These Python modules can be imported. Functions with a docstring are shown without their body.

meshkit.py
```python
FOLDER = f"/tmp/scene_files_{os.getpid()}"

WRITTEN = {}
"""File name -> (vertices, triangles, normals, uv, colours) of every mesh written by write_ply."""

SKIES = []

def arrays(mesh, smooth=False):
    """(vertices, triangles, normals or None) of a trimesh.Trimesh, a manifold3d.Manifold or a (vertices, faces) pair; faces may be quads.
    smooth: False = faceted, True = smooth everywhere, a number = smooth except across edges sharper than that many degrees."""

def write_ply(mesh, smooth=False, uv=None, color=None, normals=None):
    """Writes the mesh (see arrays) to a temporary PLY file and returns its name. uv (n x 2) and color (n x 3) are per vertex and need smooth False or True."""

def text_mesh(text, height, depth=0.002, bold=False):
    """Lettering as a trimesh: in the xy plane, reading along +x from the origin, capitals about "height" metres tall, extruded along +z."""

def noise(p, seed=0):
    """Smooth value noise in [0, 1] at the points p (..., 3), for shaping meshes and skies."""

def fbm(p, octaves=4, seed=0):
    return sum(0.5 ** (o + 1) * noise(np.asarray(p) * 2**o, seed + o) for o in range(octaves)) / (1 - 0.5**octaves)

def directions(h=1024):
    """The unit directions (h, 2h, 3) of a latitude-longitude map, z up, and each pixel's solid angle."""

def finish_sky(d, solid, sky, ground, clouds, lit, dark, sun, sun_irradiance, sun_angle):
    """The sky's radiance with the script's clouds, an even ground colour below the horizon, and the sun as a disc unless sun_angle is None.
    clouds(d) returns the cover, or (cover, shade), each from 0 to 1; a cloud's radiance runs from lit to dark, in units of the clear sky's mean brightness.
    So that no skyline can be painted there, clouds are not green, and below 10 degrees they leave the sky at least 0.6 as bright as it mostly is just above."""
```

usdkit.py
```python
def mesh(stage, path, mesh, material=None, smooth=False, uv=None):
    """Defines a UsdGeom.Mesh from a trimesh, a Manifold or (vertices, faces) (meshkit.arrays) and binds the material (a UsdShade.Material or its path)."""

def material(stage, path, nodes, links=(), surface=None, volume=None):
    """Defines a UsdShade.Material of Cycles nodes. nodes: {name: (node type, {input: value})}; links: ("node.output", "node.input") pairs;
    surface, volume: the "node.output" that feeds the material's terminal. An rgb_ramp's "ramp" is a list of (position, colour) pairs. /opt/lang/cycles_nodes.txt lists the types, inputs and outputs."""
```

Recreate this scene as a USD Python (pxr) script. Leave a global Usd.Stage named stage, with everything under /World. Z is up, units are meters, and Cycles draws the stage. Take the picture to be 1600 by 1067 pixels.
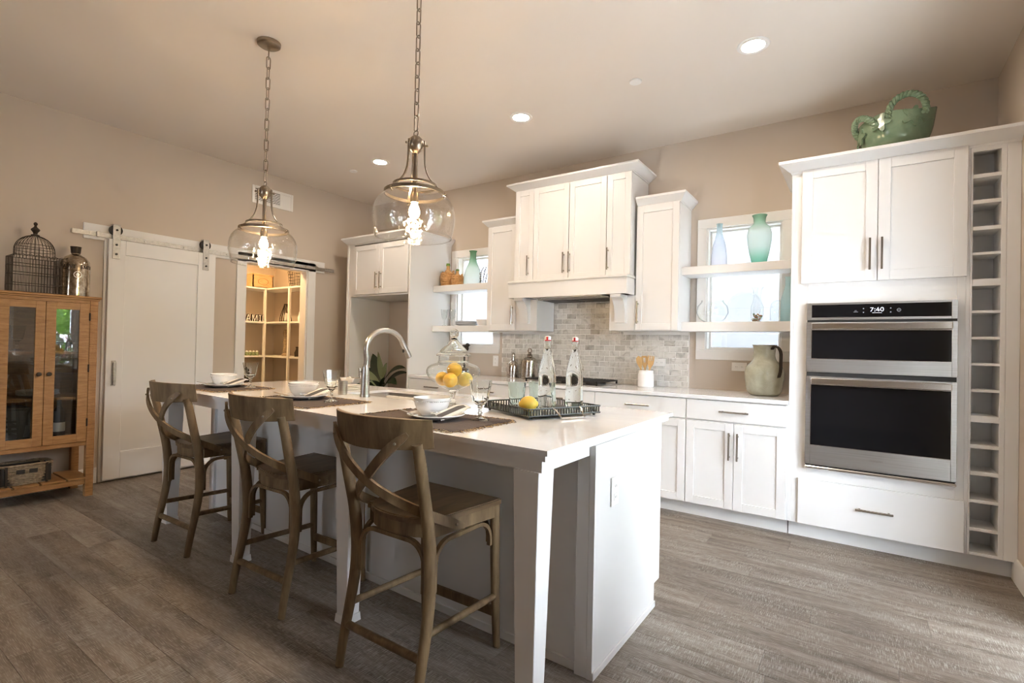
import math, random
import numpy as np, trimesh, usdkit, meshkit
from pxr import Usd, UsdGeom, UsdLux, UsdShade, Gf, Sdf
from shapely.geometry import Polygon, box as sbox, Point
from shapely.ops import unary_union

random.seed(7)
RNG = np.random.default_rng(7)
stage = Usd.Stage.CreateInMemory()
UsdGeom.SetStageUpAxis(stage, 'Z')
UsdGeom.SetStageMetersPerUnit(stage, 1.0)
UsdGeom.Xform.Define(stage, '/World')
UsdGeom.Scope.Define(stage, '/World/Looks')
PI = math.pi

# ---------------------------------------------------------------- camera, sky, sun, exposure
EXPOSURE = 1.88
SKY_STRENGTH = 1.75
SUN_STRENGTH = 4.6
CAM_POS = (0.3162, -4.5284, 1.2364)
YAW, PITCH, ROLL, FPX = -0.6011, 0.0108, 0.0215, 796.4
cam = UsdGeom.Camera.Define(stage, '/World/camera')
cam.CreateHorizontalApertureAttr(36.0)
cam.CreateFocalLengthAttr(36.0 * FPX / 1600.0)
cam.CreateClippingRangeAttr((0.05, 500.0))
cam.CreateExposureAttr(EXPOSURE)
_f = np.array([math.sin(YAW) * math.cos(PITCH), math.cos(YAW) * math.cos(PITCH), math.sin(PITCH)])
_r = np.array([math.cos(YAW), -math.sin(YAW), 0.0])
_u = np.cross(_r, _f)
_R = math.cos(ROLL) * _r + math.sin(ROLL) * _u
_U = -math.sin(ROLL) * _r + math.cos(ROLL) * _u
cam.AddTransformOp().Set(Gf.Matrix4d(*_R, 0, *_U, 0, *(-_f), 0, *CAM_POS, 1))

SUN_TO = np.array([-0.10, 0.30, 0.95]); SUN_TO /= np.linalg.norm(SUN_TO)
sky_mat = usdkit.material(stage, '/World/Looks/sky', {
    'tc': ('texture_coordinate', {}),
    's': ('sky_texture', {'sky_type': 'hosek_wilkie', 'sun_direction': tuple(SUN_TO), 'turbidity': 3.0, 'ground_albedo': 0.3}),
    'n': ('noise_texture', {'scale': 2.2, 'detail': 5.0, 'roughness': 0.6}),
    'r': ('rgb_ramp', {'ramp': [(0.45, (0, 0, 0)), (0.65, (1, 1, 1))]}),
    'm': ('mix', {'color2': (8.0, 8.6, 9.6)}),
    'b': ('background_shader', {'strength': SKY_STRENGTH})},
    [('tc.generated', 'n.vector'), ('n.fac', 'r.fac'), ('r.color', 'm.fac'), ('s.color', 'm.color1'), ('m.color', 'b.color')], surface='b.background')
dome = UsdLux.DomeLight.Define(stage, '/World/sky')
UsdShade.MaterialBindingAPI.Apply(dome.GetPrim()).Bind(sky_mat)
sun = UsdLux.DistantLight.Define(stage, '/World/sun')
sun.CreateAngleAttr(0.6); sun.CreateNormalizeAttr(True)
sun.CreateIntensityAttr(SUN_STRENGTH)
sun.CreateColorAttr(Gf.Vec3f(0.95, 0.97, 1.0))
_z = SUN_TO; _x = np.cross([0, 1, 0], _z); _x /= np.linalg.norm(_x); _y = np.cross(_z, _x)
sun.AddTransformOp().Set(Gf.Matrix4d(*_x, 0, *_y, 0, *_z, 0, 0, 0, 10, 1))

# ---------------------------------------------------------------- materials
LOOK = {}
def mat(name, color=(0.8, 0.8, 0.8), rough=0.5, metal=0.0, var=0.0, vscale=(3, 3, 3), color2=None, bump=0.0, bscale=60.0, **kw):
    """principled; optional colour variation from a noise (stretched by vscale) and a fine bump"""
    nodes = {'p': ('principled_bsdf', {'base_color': color, 'roughness': rough, 'metallic': metal, **kw})}
    links = []
    if color2 is not None or bump:
        nodes['g'] = ('geometry', {})
    if color2 is not None:
        nodes['mp'] = ('mapping', {'scale': vscale})
        nodes['n'] = ('noise_texture', {'scale': 1.0, 'detail': 6.0, 'roughness': 0.62, 'distortion': 0.35})
        nodes['r'] = ('rgb_ramp', {'ramp': [(0.32, color), (0.68, color2)]})
        links += [('g.position', 'mp.vector'), ('mp.vector', 'n.vector'), ('n.fac', 'r.fac'), ('r.color', 'p.base_color')]
    if bump:
        nodes['nb'] = ('noise_texture', {'scale': bscale, 'detail': 3.0})
        nodes['bp'] = ('bump', {'strength': bump, 'distance': 0.004})
        links += [('g.position', 'nb.vector'), ('nb.fac', 'bp.height'), ('bp.normal', 'p.normal')]
    LOOK[name] = usdkit.material(stage, '/World/Looks/' + name, nodes, links, surface='p.BSDF')
    return LOOK[name]

WHITE = mat('cabinet_white', (0.745, 0.742, 0.735), 0.30)
TRIMW = mat('trim_white', (0.78, 0.77, 0.75), 0.38)
WALL = mat('wall_greige', (0.545, 0.472, 0.398), 0.75, bump=0.10, bscale=160)
CEIL = mat('ceiling_greige', (0.74, 0.675, 0.61), 0.85, bump=0.12, bscale=120)
QUARTZ = mat('quartz_white', (0.80, 0.81, 0.825), 0.07, color2=(0.71, 0.715, 0.725), vscale=(2.2, 4.0, 3.0))
STOOLW = mat('stool_wood', (0.100, 0.060, 0.026), 0.52, color2=(0.225, 0.150, 0.075), vscale=(22, 22, 4), bump=0.18, bscale=45)
SEATW = mat('seat_wood', (0.085, 0.048, 0.021), 0.42, color2=(0.180, 0.112, 0.055), vscale=(24, 4, 24), bump=0.15, bscale=45)
PINE = mat('pine_wood', (0.25, 0.118, 0.037), 0.5, color2=(0.40, 0.215, 0.078), vscale=(9, 9, 60), bump=0.15, bscale=80)
PINEV = mat('pine_wood_rough_sawn', (0.235, 0.108, 0.033), 0.55, color2=(0.39, 0.205, 0.075), vscale=(10, 10, 110), bump=0.25, bscale=80)
STEEL = mat('brushed_steel', (0.62, 0.60, 0.58), 0.27, 1.0, color2=(0.52, 0.50, 0.48), vscale=(2, 2, 160), anisotropic=0.4)
STEELH = mat('polished_steel', (0.74, 0.73, 0.71), 0.16, 1.0)
NICKEL = mat('satin_nickel', (0.36, 0.31, 0.25), 0.30, 1.0)
PULL = mat('pull_nickel', (0.46, 0.42, 0.37), 0.25, 1.0)
BLACKG = mat('black_glass', (0.006, 0.006, 0.007), 0.045, specular_ior_level=0.32)
BLACKM = mat('black_iron', (0.016, 0.015, 0.015), 0.55)
BRONZE = mat('dark_bronze', (0.035, 0.025, 0.018), 0.45, 0.4)
DARKIN = mat('dark_recess', (0.02, 0.018, 0.016), 0.6)
PLASTW = mat('outlet_white', (0.82, 0.81, 0.79), 0.35)
CERAM = mat('white_ceramic', (0.80, 0.80, 0.79), 0.18)
PLATEC = mat('pale_blue_ceramic', (0.60, 0.63, 0.66), 0.2)
SAGE = mat('sage_glaze', (0.33, 0.335, 0.255), 0.14, color2=(0.42, 0.42, 0.335), vscale=(16, 16, 16))
CELADON = mat('celadon_glaze', (0.135, 0.215, 0.135), 0.16, color2=(0.235, 0.315, 0.205), vscale=(7, 7, 9))
STRAP = mat('worn_grey_steel', (0.40, 0.385, 0.36), 0.42, 0.85, color2=(0.55, 0.53, 0.50), vscale=(40, 40, 40))
MERC = mat('mercury_glass', (0.62, 0.55, 0.45), 0.14, 1.0, color2=(0.22, 0.16, 0.10), vscale=(38, 38, 26))
SILV = mat('tarnished_silver', (0.66, 0.62, 0.57), 0.17, 1.0, color2=(0.33, 0.28, 0.23), vscale=(60, 60, 45))
WICKER = mat('wicker', (0.42, 0.215, 0.075), 0.65, color2=(0.62, 0.36, 0.15), vscale=(60, 60, 60))
WICKERG = mat('grey_wicker', (0.17, 0.125, 0.08), 0.7, color2=(0.34, 0.265, 0.175), vscale=(50, 50, 50))
MATD = mat('placemat_brown', (0.060, 0.043, 0.036), 0.9, color2=(0.105, 0.080, 0.070), vscale=(9, 220, 9), bump=0.6, bscale=420)
STRAW = mat('straw_fringe', (0.40, 0.28, 0.15), 0.8)
JARG = None
LEMON = mat('lemon_skin', (0.80, 0.56, 0.085), 0.36, bump=0.35, bscale=330, subsurface_weight=0.08)
ORANGE = mat('orange_lemon_skin', (0.83, 0.48, 0.045), 0.36, color2=(0.86, 0.56, 0.08), vscale=(20, 20, 20), bump=0.35, bscale=330)
PALELEM = mat('greenish_lemon_skin', (0.80, 0.58, 0.10), 0.36, color2=(0.66, 0.55, 0.13), vscale=(14, 14, 14), bump=0.35, bscale=330)
LEAFD = mat('dark_leaf', (0.008, 0.020, 0.007), 0.30, color2=(0.020, 0.042, 0.013), vscale=(8, 8, 8))
LEAFU = mat('pale_leaf_underside', (0.20, 0.24, 0.12), 0.5)
LEAFG = mat('garden_leaf', (0.07, 0.16, 0.022), 0.5, color2=(0.19, 0.32, 0.06), vscale=(5, 5, 5))
TERRA = mat('dark_pot', (0.05, 0.045, 0.04), 0.5)
SOIL = mat('soil', (0.03, 0.02, 0.013), 0.9)
ZINC = mat('zinc_wire', (0.075, 0.078, 0.075), 0.38, 0.75)
ZINCT = mat('zinc_tray_bed', (0.20, 0.21, 0.20), 0.30, 0.8)
BAMB = mat('bamboo', (0.55, 0.335, 0.135), 0.5, color2=(0.64, 0.42, 0.19), vscale=(40, 40, 8))
RED = mat('red_rubber', (0.50, 0.02, 0.025), 0.4)
GROUT = mat('grout', (0.86, 0.84, 0.81), 0.9)
SIDING = mat('painted_siding', (0.150, 0.152, 0.162), 0.7)
CONCR = mat('patio_concrete', (0.48, 0.495, 0.51), 0.85, color2=(0.55, 0.565, 0.58), vscale=(2, 2, 2))
GRASSM = mat('gravel_ground', (0.33, 0.335, 0.34), 0.9, color2=(0.40, 0.405, 0.41), vscale=(3, 3, 3))
POSTW = mat('post_white', (0.74, 0.74, 0.76), 0.6)
PINKF = mat('pink_blossom', (0.55, 0.16, 0.20), 0.6)
CRATE = mat('pale_crate_wood', (0.44, 0.28, 0.13), 0.6, color2=(0.56, 0.38, 0.20), vscale=(60, 12, 60))
PAPERW = mat('label_paper', (0.82, 0.82, 0.80), 0.6)
LETTD = mat('letter_dark', (0.03, 0.022, 0.018), 0.6)
GREENJ = mat('green_jar_glaze', (0.10, 0.16, 0.06), 0.25, color2=(0.32, 0.36, 0.20), vscale=(30, 30, 30))
LINEN = mat('cream_linen', (0.66, 0.61, 0.53), 0.9)
PEBBLE = mat('mixed_pebbles', (0.42, 0.10, 0.035), 0.5, color2=(0.16, 0.20, 0.06), vscale=(70, 70, 70))
DKFAB = mat('dark_storage_box', (0.075, 0.085, 0.095), 0.75)

# marble tiles and floor planks: tone varies from piece to piece through the object's random number
LOOK['tile'] = TILE = usdkit.material(stage, '/World/Looks/marble_tile', {
    'g': ('geometry', {}), 'o': ('object_info', {}),
    'cx': ('combine_xyz', {}), 'mu': ('math', {'math_type': 'multiply', 'value2': 37.0}),
    'ad': ('vector_math', {'math_type': 'add'}),
    'n': ('noise_texture', {'scale': 9.0, 'detail': 7.0, 'roughness': 0.6, 'distortion': 1.6}),
    'r': ('rgb_ramp', {'ramp': [(0.30, (0.42, 0.40, 0.37)), (0.47, (0.65, 0.63, 0.59)), (0.7, (0.75, 0.73, 0.69))]}),
    't': ('rgb_ramp', {'ramp': [(0.0, (0.70, 0.69, 0.68)), (0.10, (0.80, 0.79, 0.77)), (0.3, (0.97, 0.97, 0.96)), (1.0, (1, 1, 1))]}),
    'm': ('mix', {'mix_type': 'multiply', 'fac': 1.0}),
    'p': ('principled_bsdf', {'roughness': 0.22})},
    [('o.random', 'mu.value1'), ('mu.value', 'cx.x'), ('mu.value', 'cx.z'), ('g.position', 'ad.vector1'), ('cx.vector', 'ad.vector2'), ('ad.vector', 'n.vector'),
     ('n.fac', 'r.fac'), ('o.random', 't.fac'), ('r.color', 'm.color1'), ('t.color', 'm.color2'), ('m.color', 'p.base_color')], surface='p.BSDF')
LOOK['plank'] = PLANK = usdkit.material(stage, '/World/Looks/woven_plank', {
    'g': ('geometry', {}), 'o': ('object_info', {}),
    'mu': ('math', {'math_type': 'multiply', 'value2': 53.0}), 'cx': ('combine_xyz', {}), 'ad': ('vector_math', {'math_type': 'add'}),
    'm1': ('mapping', {'scale': (1.6, 15.0, 1.0)}), 'n1': ('noise_texture', {'scale': 1.0, 'detail': 5.0, 'roughness': 0.65}),
    'm2': ('mapping', {'scale': (300.0, 22.0, 1.0)}), 'n2': ('noise_texture', {'scale': 1.0, 'detail': 2.0, 'roughness': 0.5}),
    'm3': ('mapping', {'scale': (22.0, 330.0, 1.0)}), 'n3': ('noise_texture', {'scale': 1.0, 'detail': 2.0, 'roughness': 0.5}),
    'm4': ('mapping', {'scale': (3.0, 5.0, 1.0)}), 'n4': ('noise_texture', {'scale': 1.0, 'detail': 3.0}),
    'r1': ('rgb_ramp', {'ramp': [(0.28, (0.080, 0.056, 0.040)), (0.45, (0.150, 0.115, 0.088)), (0.58, (0.220, 0.182, 0.148)), (0.74, (0.300, 0.265, 0.226))]}),
    'r2': ('rgb_ramp', {'ramp': [(0.50, (0.0, 0.0, 0.0)), (0.66, (1, 1, 1))]}),
    'r3': ('rgb_ramp', {'ramp': [(0.50, (0.0, 0.0, 0.0)), (0.68, (1, 1, 1))]}),
    'r4': ('rgb_ramp', {'ramp': [(0.40, (0, 0, 0)), (0.62, (1, 1, 1))]}),
    'f2': ('math', {'math_type': 'multiply', 'value2': 0.72}), 'f2b': ('math', {'math_type': 'multiply'}), 'f3': ('math', {'math_type': 'multiply', 'value2': 0.55}),
    'x2': ('mix', {'color2': (0.47, 0.45, 0.41)}), 'x3': ('mix', {'color2': (0.41, 0.385, 0.34)}),
    't': ('rgb_ramp', {'ramp': [(0.0, (0.86, 0.85, 0.84)), (1.0, (1.10, 1.10, 1.10))]}),
    'x4': ('mix', {'mix_type': 'multiply', 'fac': 1.0}),
    'bp': ('bump', {'strength': 0.25, 'distance': 0.001}),
    'p': ('principled_bsdf', {'roughness': 0.46, 'specular_ior_level': 0.45})},
    [('o.random', 'mu.value1'), ('mu.value', 'cx.x'), ('mu.value', 'cx.y'), ('g.position', 'ad.vector1'), ('cx.vector', 'ad.vector2'),
     ('ad.vector', 'm1.vector'), ('m1.vector', 'n1.vector'), ('ad.vector', 'm2.vector'), ('m2.vector', 'n2.vector'), ('ad.vector', 'm3.vector'), ('m3.vector', 'n3.vector'),
     ('ad.vector', 'm4.vector'), ('m4.vector', 'n4.vector'), ('n4.fac', 'r4.fac'), ('n1.fac', 'r1.fac'), ('n2.fac', 'r2.fac'), ('n3.fac', 'r3.fac'),
     ('r2.color', 'f2.value1'), ('f2.value', 'f2b.value1'), ('r4.color', 'f2b.value2'), ('f2b.value', 'x2.fac'), ('r1.color', 'x2.color1'), ('r3.color', 'f3.value1'), ('f3.value', 'x3.fac'), ('x2.color', 'x3.color1'),
     ('o.random', 't.fac'), ('x3.color', 'x4.color1'), ('t.color', 'x4.color2'), ('x4.color', 'p.base_color'),
     ('n3.fac', 'bp.height'), ('bp.normal', 'p.normal')], surface='p.BSDF')

def thin_glass(name, tint=(0.985, 0.99, 0.985), edge=(0.72, 0.78, 0.76), refl=1.0, rough=0.0, seed=0.0):
    """a thin pane or shell: sees straight through, reflects by fresnel, a little greyer where the wall is looked along"""
    g = refl
    nodes = {'lw': ('layer_weight', {'blend': 0.5}), 'r': ('rgb_ramp', {'ramp': [(0.0, tint), (0.55, tint), (1.0, edge)]}),
             'f': ('rgb_ramp', {'ramp': [(a, (min(1, b * g),) * 3) for a, b in ((0, .06), (.5, .085), (.7, .19), (.8, .34), (.9, .58), (1, .9))]}),
             't': ('transparent_bsdf', {}), 'gl': ('glossy_bsdf', {'color': (1, 1, 1), 'roughness': rough}), 'm': ('mix_closure', {})}
    links = [('lw.facing', 'r.fac'), ('lw.facing', 'f.fac'), ('r.color', 't.color'), ('f.color', 'm.fac'), ('t.BSDF', 'm.closure1'), ('gl.BSDF', 'm.closure2')]
    if seed:
        nodes |= {'g': ('geometry', {}), 'n': ('noise_texture', {'scale': 38.0, 'detail': 2.0}), 'b': ('bump', {'strength': seed, 'distance': 0.01})}
        links += [('g.position', 'n.vector'), ('n.fac', 'b.height'), ('b.normal', 'gl.normal')]
    LOOK[name] = usdkit.material(stage, '/World/Looks/' + name, nodes, links, surface='m.closure')
    return LOOK[name]
def solid_glass(name, color=(1, 1, 1), ior=1.45, rough=0.0):
    LOOK[name] = usdkit.material(stage, '/World/Looks/' + name, {'g': ('glass_bsdf', {'color': color, 'IOR': ior, 'roughness': rough})}, [], surface='g.BSDF')
    return LOOK[name]
PANE = thin_glass('window_pane', (0.96, 0.97, 0.965), (0.8, 0.85, 0.84))
SHADE = thin_glass('shade_glass', (0.96, 0.955, 0.94), (0.66, 0.63, 0.59), 1.2, seed=0.35)
THIN = thin_glass('clear_thin_glass', (0.97, 0.98, 0.975), (0.33, 0.36, 0.36), 1.1)
THINB = thin_glass('pale_blue_thin_glass', (0.76, 0.88, 0.93), (0.55, 0.70, 0.76))
CABGL = thin_glass('cabinet_glass', (0.80, 0.82, 0.82), (0.6, 0.64, 0.64), 1.5)
JARG = solid_glass('jar_lid_glass', (0.97, 0.985, 0.98), 1.38)
GLASS = solid_glass('clear_glass', (0.985, 0.995, 0.99), 1.26)
WATERG = solid_glass('filled_bottle_glass', (0.975, 0.99, 0.985), 1.36)
AQUA = solid_glass('aqua_glass', (0.93, 0.975, 0.97), 1.33)
def frosted(name, c1, c2, z0, z1):
    """coloured frosted glass whose colour changes along the height"""
    LOOK[name] = usdkit.material(stage, '/World/Looks/' + name, {
        'g': ('geometry', {}), 's': ('separate_xyz', {}), 'mr': ('map_range', {'from_min': z0, 'from_max': z1, 'clamp': True}),
        'r': ('rgb_ramp', {'ramp': c1 if isinstance(c1, list) else [(0, c1), (1, c2)]}),
        'lw': ('layer_weight', {'blend': 0.5}), 'er': ('rgb_ramp', {'ramp': [(0.0, (1, 1, 1)), (0.5, (0.96, 0.96, 0.96)), (0.8, (0.72, 0.74, 0.74)), (1.0, (0.42, 0.45, 0.45))]}), 'mx': ('mix', {'mix_type': 'multiply', 'fac': 1.0}),
        't': ('translucent_bsdf', {}), 'tr': ('transparent_bsdf', {}), 'gl': ('principled_bsdf', {'roughness': 0.25}),
        'm1': ('mix_closure', {'fac': 0.45}), 'm2': ('mix_closure', {'fac': 0.42})},
        [('g.position', 's.vector'), ('s.z', 'mr.value'), ('mr.result', 'r.fac'), ('lw.facing', 'er.fac'), ('r.color', 'mx.color1'), ('er.color', 'mx.color2'), ('mx.color', 't.color'), ('mx.color', 'tr.color'), ('r.color', 'gl.base_color'),
         ('t.BSDF', 'm1.closure1'), ('gl.BSDF', 'm1.closure2'), ('m1.closure', 'm2.closure1'), ('tr.BSDF', 'm2.closure2')], surface='m2.closure')
    return LOOK[name]
def glow(name, color, strength):
    LOOK[name] = usdkit.material(stage, '/World/Looks/' + name, {'e': ('emission', {'color': color, 'strength': strength})}, [], surface='e.emission')
    return LOOK[name]
CAN_GLOW = glow('downlight_lens', (1.0, 0.83, 0.66), 100.0)
BULB_GLOW = glow('filament_glow', (1.0, 0.66, 0.33), 300.0)
BULB_GLASS = glow('bulb_envelope', (1.0, 0.70, 0.40), 250.0)
PANTRY_GLOW = glow('pantry_lamp_lens', (1.0, 0.62, 0.28), 80.0)
CLOCK = glow('display_digits', (0.75, 0.8, 1.0), 0.6)
ICONW = glow('display_icons', (0.8, 0.8, 0.85), 0.16)
LEAFT = usdkit.material(stage, '/World/Looks/leaf_light', {
    'g': ('geometry', {}), 'n': ('noise_texture', {'scale': 6.0}), 'r': ('rgb_ramp', {'ramp': [(0.35, (0.07, 0.17, 0.02)), (0.65, (0.24, 0.40, 0.07))]}),
    'd': ('principled_bsdf', {'roughness': 0.45}), 't': ('translucent_bsdf', {}), 'm': ('mix_closure', {'fac': 0.35})},
    [('g.position', 'n.vector'), ('n.fac', 'r.fac'), ('r.color', 'd.base_color'), ('r.color', 't.color'), ('d.BSDF', 'm.closure1'), ('t.BSDF', 'm.closure2')], surface='m.closure')
NAPK = mat('napkin_linen', (0.70, 0.66, 0.60), 0.9)
STRIPE = mat('napkin_stripe', (0.10, 0.095, 0.09), 0.9)

# ---------------------------------------------------------------- prims
TAKEN = {}
def path(parent, name):
    n = TAKEN.get((parent, name), 0)
    TAKEN[(parent, name)] = n + 1
    return f'{parent}/{name}' + (f'_{n:03d}' if n else '')
def keys(prim, label=None, cat=None, group=None, kind=None):
    for k, v in (('label', label), ('category', cat), ('group', group), ('kind', kind)):
        if v: prim.SetCustomDataByKey(k, v)
class Thing:
    def __init__(s, name, label, cat, loc=(0, 0, 0), rz=0.0, group=None, kind=None, at=None):
        s.name = name; s.path = path('/World', name); s.loc = np.array(loc, float); s.rz = rz
        s.x = UsdGeom.Xform.Define(stage, s.path)
        s.x.AddTranslateOp().Set(Gf.Vec3d(*map(float, loc)))
        if rz: s.x.AddRotateZOp().Set(math.degrees(rz))
        s.prim = s.x.GetPrim(); s.cat = cat; s.group = group
        keys(s.prim, label, cat, group, kind)
    def add(s, name, mesh, m, parent=None, smooth=35, label=None, world=True, kind=None):
        """a part (or, with parent, a sub-part) as one mesh; world: the mesh is given in room coordinates"""
        mesh = J(*mesh) if isinstance(mesh, list) else mesh
        if world:
            v = np.array(mesh.vertices) - s.loc
            if s.rz:
                c, n = math.cos(-s.rz), math.sin(-s.rz)
                v = np.stack([v[:, 0] * c - v[:, 1] * n, v[:, 0] * n + v[:, 1] * c, v[:, 2]], 1)
            mesh = trimesh.Trimesh(v, mesh.faces, process=False)
        p = usdkit.mesh(stage, path(parent or s.path, name), mesh, m, smooth=smooth)
        keys(p.GetPrim(), label, kind=kind)
        return str(p.GetPath())
def one(name, label, cat, mesh, m, loc=None, group=None, kind=None, smooth=35, rz=0.0, world=True):
    """a thing that is a single mesh; its prim sits at loc (default: the middle of its underside)"""
    mesh = J(*mesh) if isinstance(mesh, list) else mesh
    if world:
        b = mesh.bounds
        loc = np.array([(b[0][0] + b[1][0]) / 2, (b[0][1] + b[1][1]) / 2, b[0][2]]) if loc is None else np.array(loc, float)
        mesh = trimesh.Trimesh(np.array(mesh.vertices) - loc, mesh.faces, process=False)
    p = usdkit.mesh(stage, path('/World', name), mesh, m, smooth=smooth)
    p.AddTranslateOp().Set(Gf.Vec3d(*map(float, loc)))
    if rz: p.AddRotateZOp().Set(math.degrees(rz))
    keys(p.GetPrim(), label, cat, group, kind)
    return p
def dup(src, loc, rz=0.0, label=None, group=None):
    """another copy of a thing, with its parts, under the next number"""
    name = src.name
    p = path('/World', name)
    x = UsdGeom.Xform.Define(stage, p)
    x.GetPrim().GetReferences().AddInternalReference(src.path)
    x.ClearXformOpOrder()
    x.AddTranslateOp().Set(Gf.Vec3d(*map(float, loc)))
    if rz or src.rz: x.AddRotateZOp().Set(math.degrees(rz))
    x.GetPrim().SetInstanceable(True)
    keys(x.GetPrim(), label, src.cat, group or src.group)
    return x

# ---------------------------------------------------------------- shapes
def J(*ms):
    out = []
    for m in ms:
        if isinstance(m, (list, tuple)): out += list(m)
        else: out.append(m)
    return trimesh.util.concatenate(out) if len(out) > 1 else out[0]
def tm(v, f): return trimesh.Trimesh(np.asarray(v, float), np.asarray(f, int), process=False)
def bx(x0, x1, y0, y1, z0, z1, c=0.0):
    """box, its edges chamfered by c"""
    x0, x1 = min(x0, x1), max(x0, x1); y0, y1 = min(y0, y1), max(y0, y1); z0, z1 = min(z0, z1), max(z0, z1)
    if c <= 0:
        m = trimesh.creation.box((x1 - x0, y1 - y0, z1 - z0)); m.apply_translation(((x0 + x1) / 2, (y0 + y1) / 2, (z0 + z1) / 2)); return m
    c = min(c, (x1 - x0) * .45, (y1 - y0) * .45, (z1 - z0) * .45)
    pts = []
    for x, dx in ((x0, 1), (x1, -1)):
        for y, dy in ((y0, 1), (y1, -1)):
            for z, dz in ((z0, 1), (z1, -1)):
                pts += [(x + dx * c, y + dy * c, z), (x + dx * c, y, z + dz * c), (x, y + dy * c, z + dz * c)]
    return trimesh.convex.convex_hull(np.array(pts))
def lathe(prof, n=32, c=(0, 0, 0), closed=False):
    """revolves (r, z) points about the vertical through c; runs upwards on the outside"""
    p = np.array(prof, float); k = len(p)
    a = np.arange(n) * 2 * PI / n
    v = np.stack([p[:, None, 0] * np.cos(a), p[:, None, 0] * np.sin(a), np.broadcast_to(p[:, None, 1], (k, n))], -1).reshape(-1, 3) + np.array(c)
    f = []
    for i in range(k if closed else k - 1):
        i2 = (i + 1) % k
        for j in range(n):
            q = (i * n + j, i * n + (j + 1) % n, i2 * n + (j + 1) % n, i2 * n + j)
            if p[i, 0] > 1e-9: f.append((q[0], q[1], q[2]))
            if p[i2, 0] > 1e-9: f.append((q[0], q[2], q[3]))
    m = tm(v, f); m.merge_vertices(digits_vertex=7); return m
def tube(pts, r, n=8, closed=False):
    p = np.asarray(pts, float); k = len(p)
    r = np.broadcast_to(np.asarray(r, float), (k,))
    t = np.roll(p, -1, 0) - np.roll(p, 1, 0) if closed else np.gradient(p, axis=0)
    t /= np.linalg.norm(t, axis=1, keepdims=True) + 1e-12
    a = np.zeros_like(p)
    ref = np.array([0, 0, 1.0]) if abs(t[0, 2]) < .9 else np.array([1.0, 0, 0])
    a[0] = np.cross(t[0], ref); a[0] /= np.linalg.norm(a[0])
    for i in range(1, k):
        a[i] = a[i - 1] - t[i] * (a[i - 1] @ t[i]); a[i] /= np.linalg.norm(a[i]) + 1e-12
    b = np.cross(t, a); g = np.arange(n) * 2 * PI / n
    v = (p[:, None] + r[:, None, None] * (np.cos(g)[None, :, None] * a[:, None] + np.sin(g)[None, :, None] * b[:, None])).reshape(-1, 3)
    f = []
    for i in range(k if closed else k - 1):
        i2 = (i + 1) % k
        for j in range(n):
            q = (i * n + j, i * n + (j + 1) % n, i2 * n + (j + 1) % n, i2 * n + j)
            f += [(q[0], q[1], q[2]), (q[0], q[2], q[3])]
    if not closed:
        v = np.vstack([v, p[0], p[-1]]); c0, c1 = k * n, k * n + 1
        for j in range(n):
            f += [(c0, (j + 1) % n, j), (c1, (k - 1) * n + j, (k - 1) * n + (j + 1) % n)]
    return tm(v, f)
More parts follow.
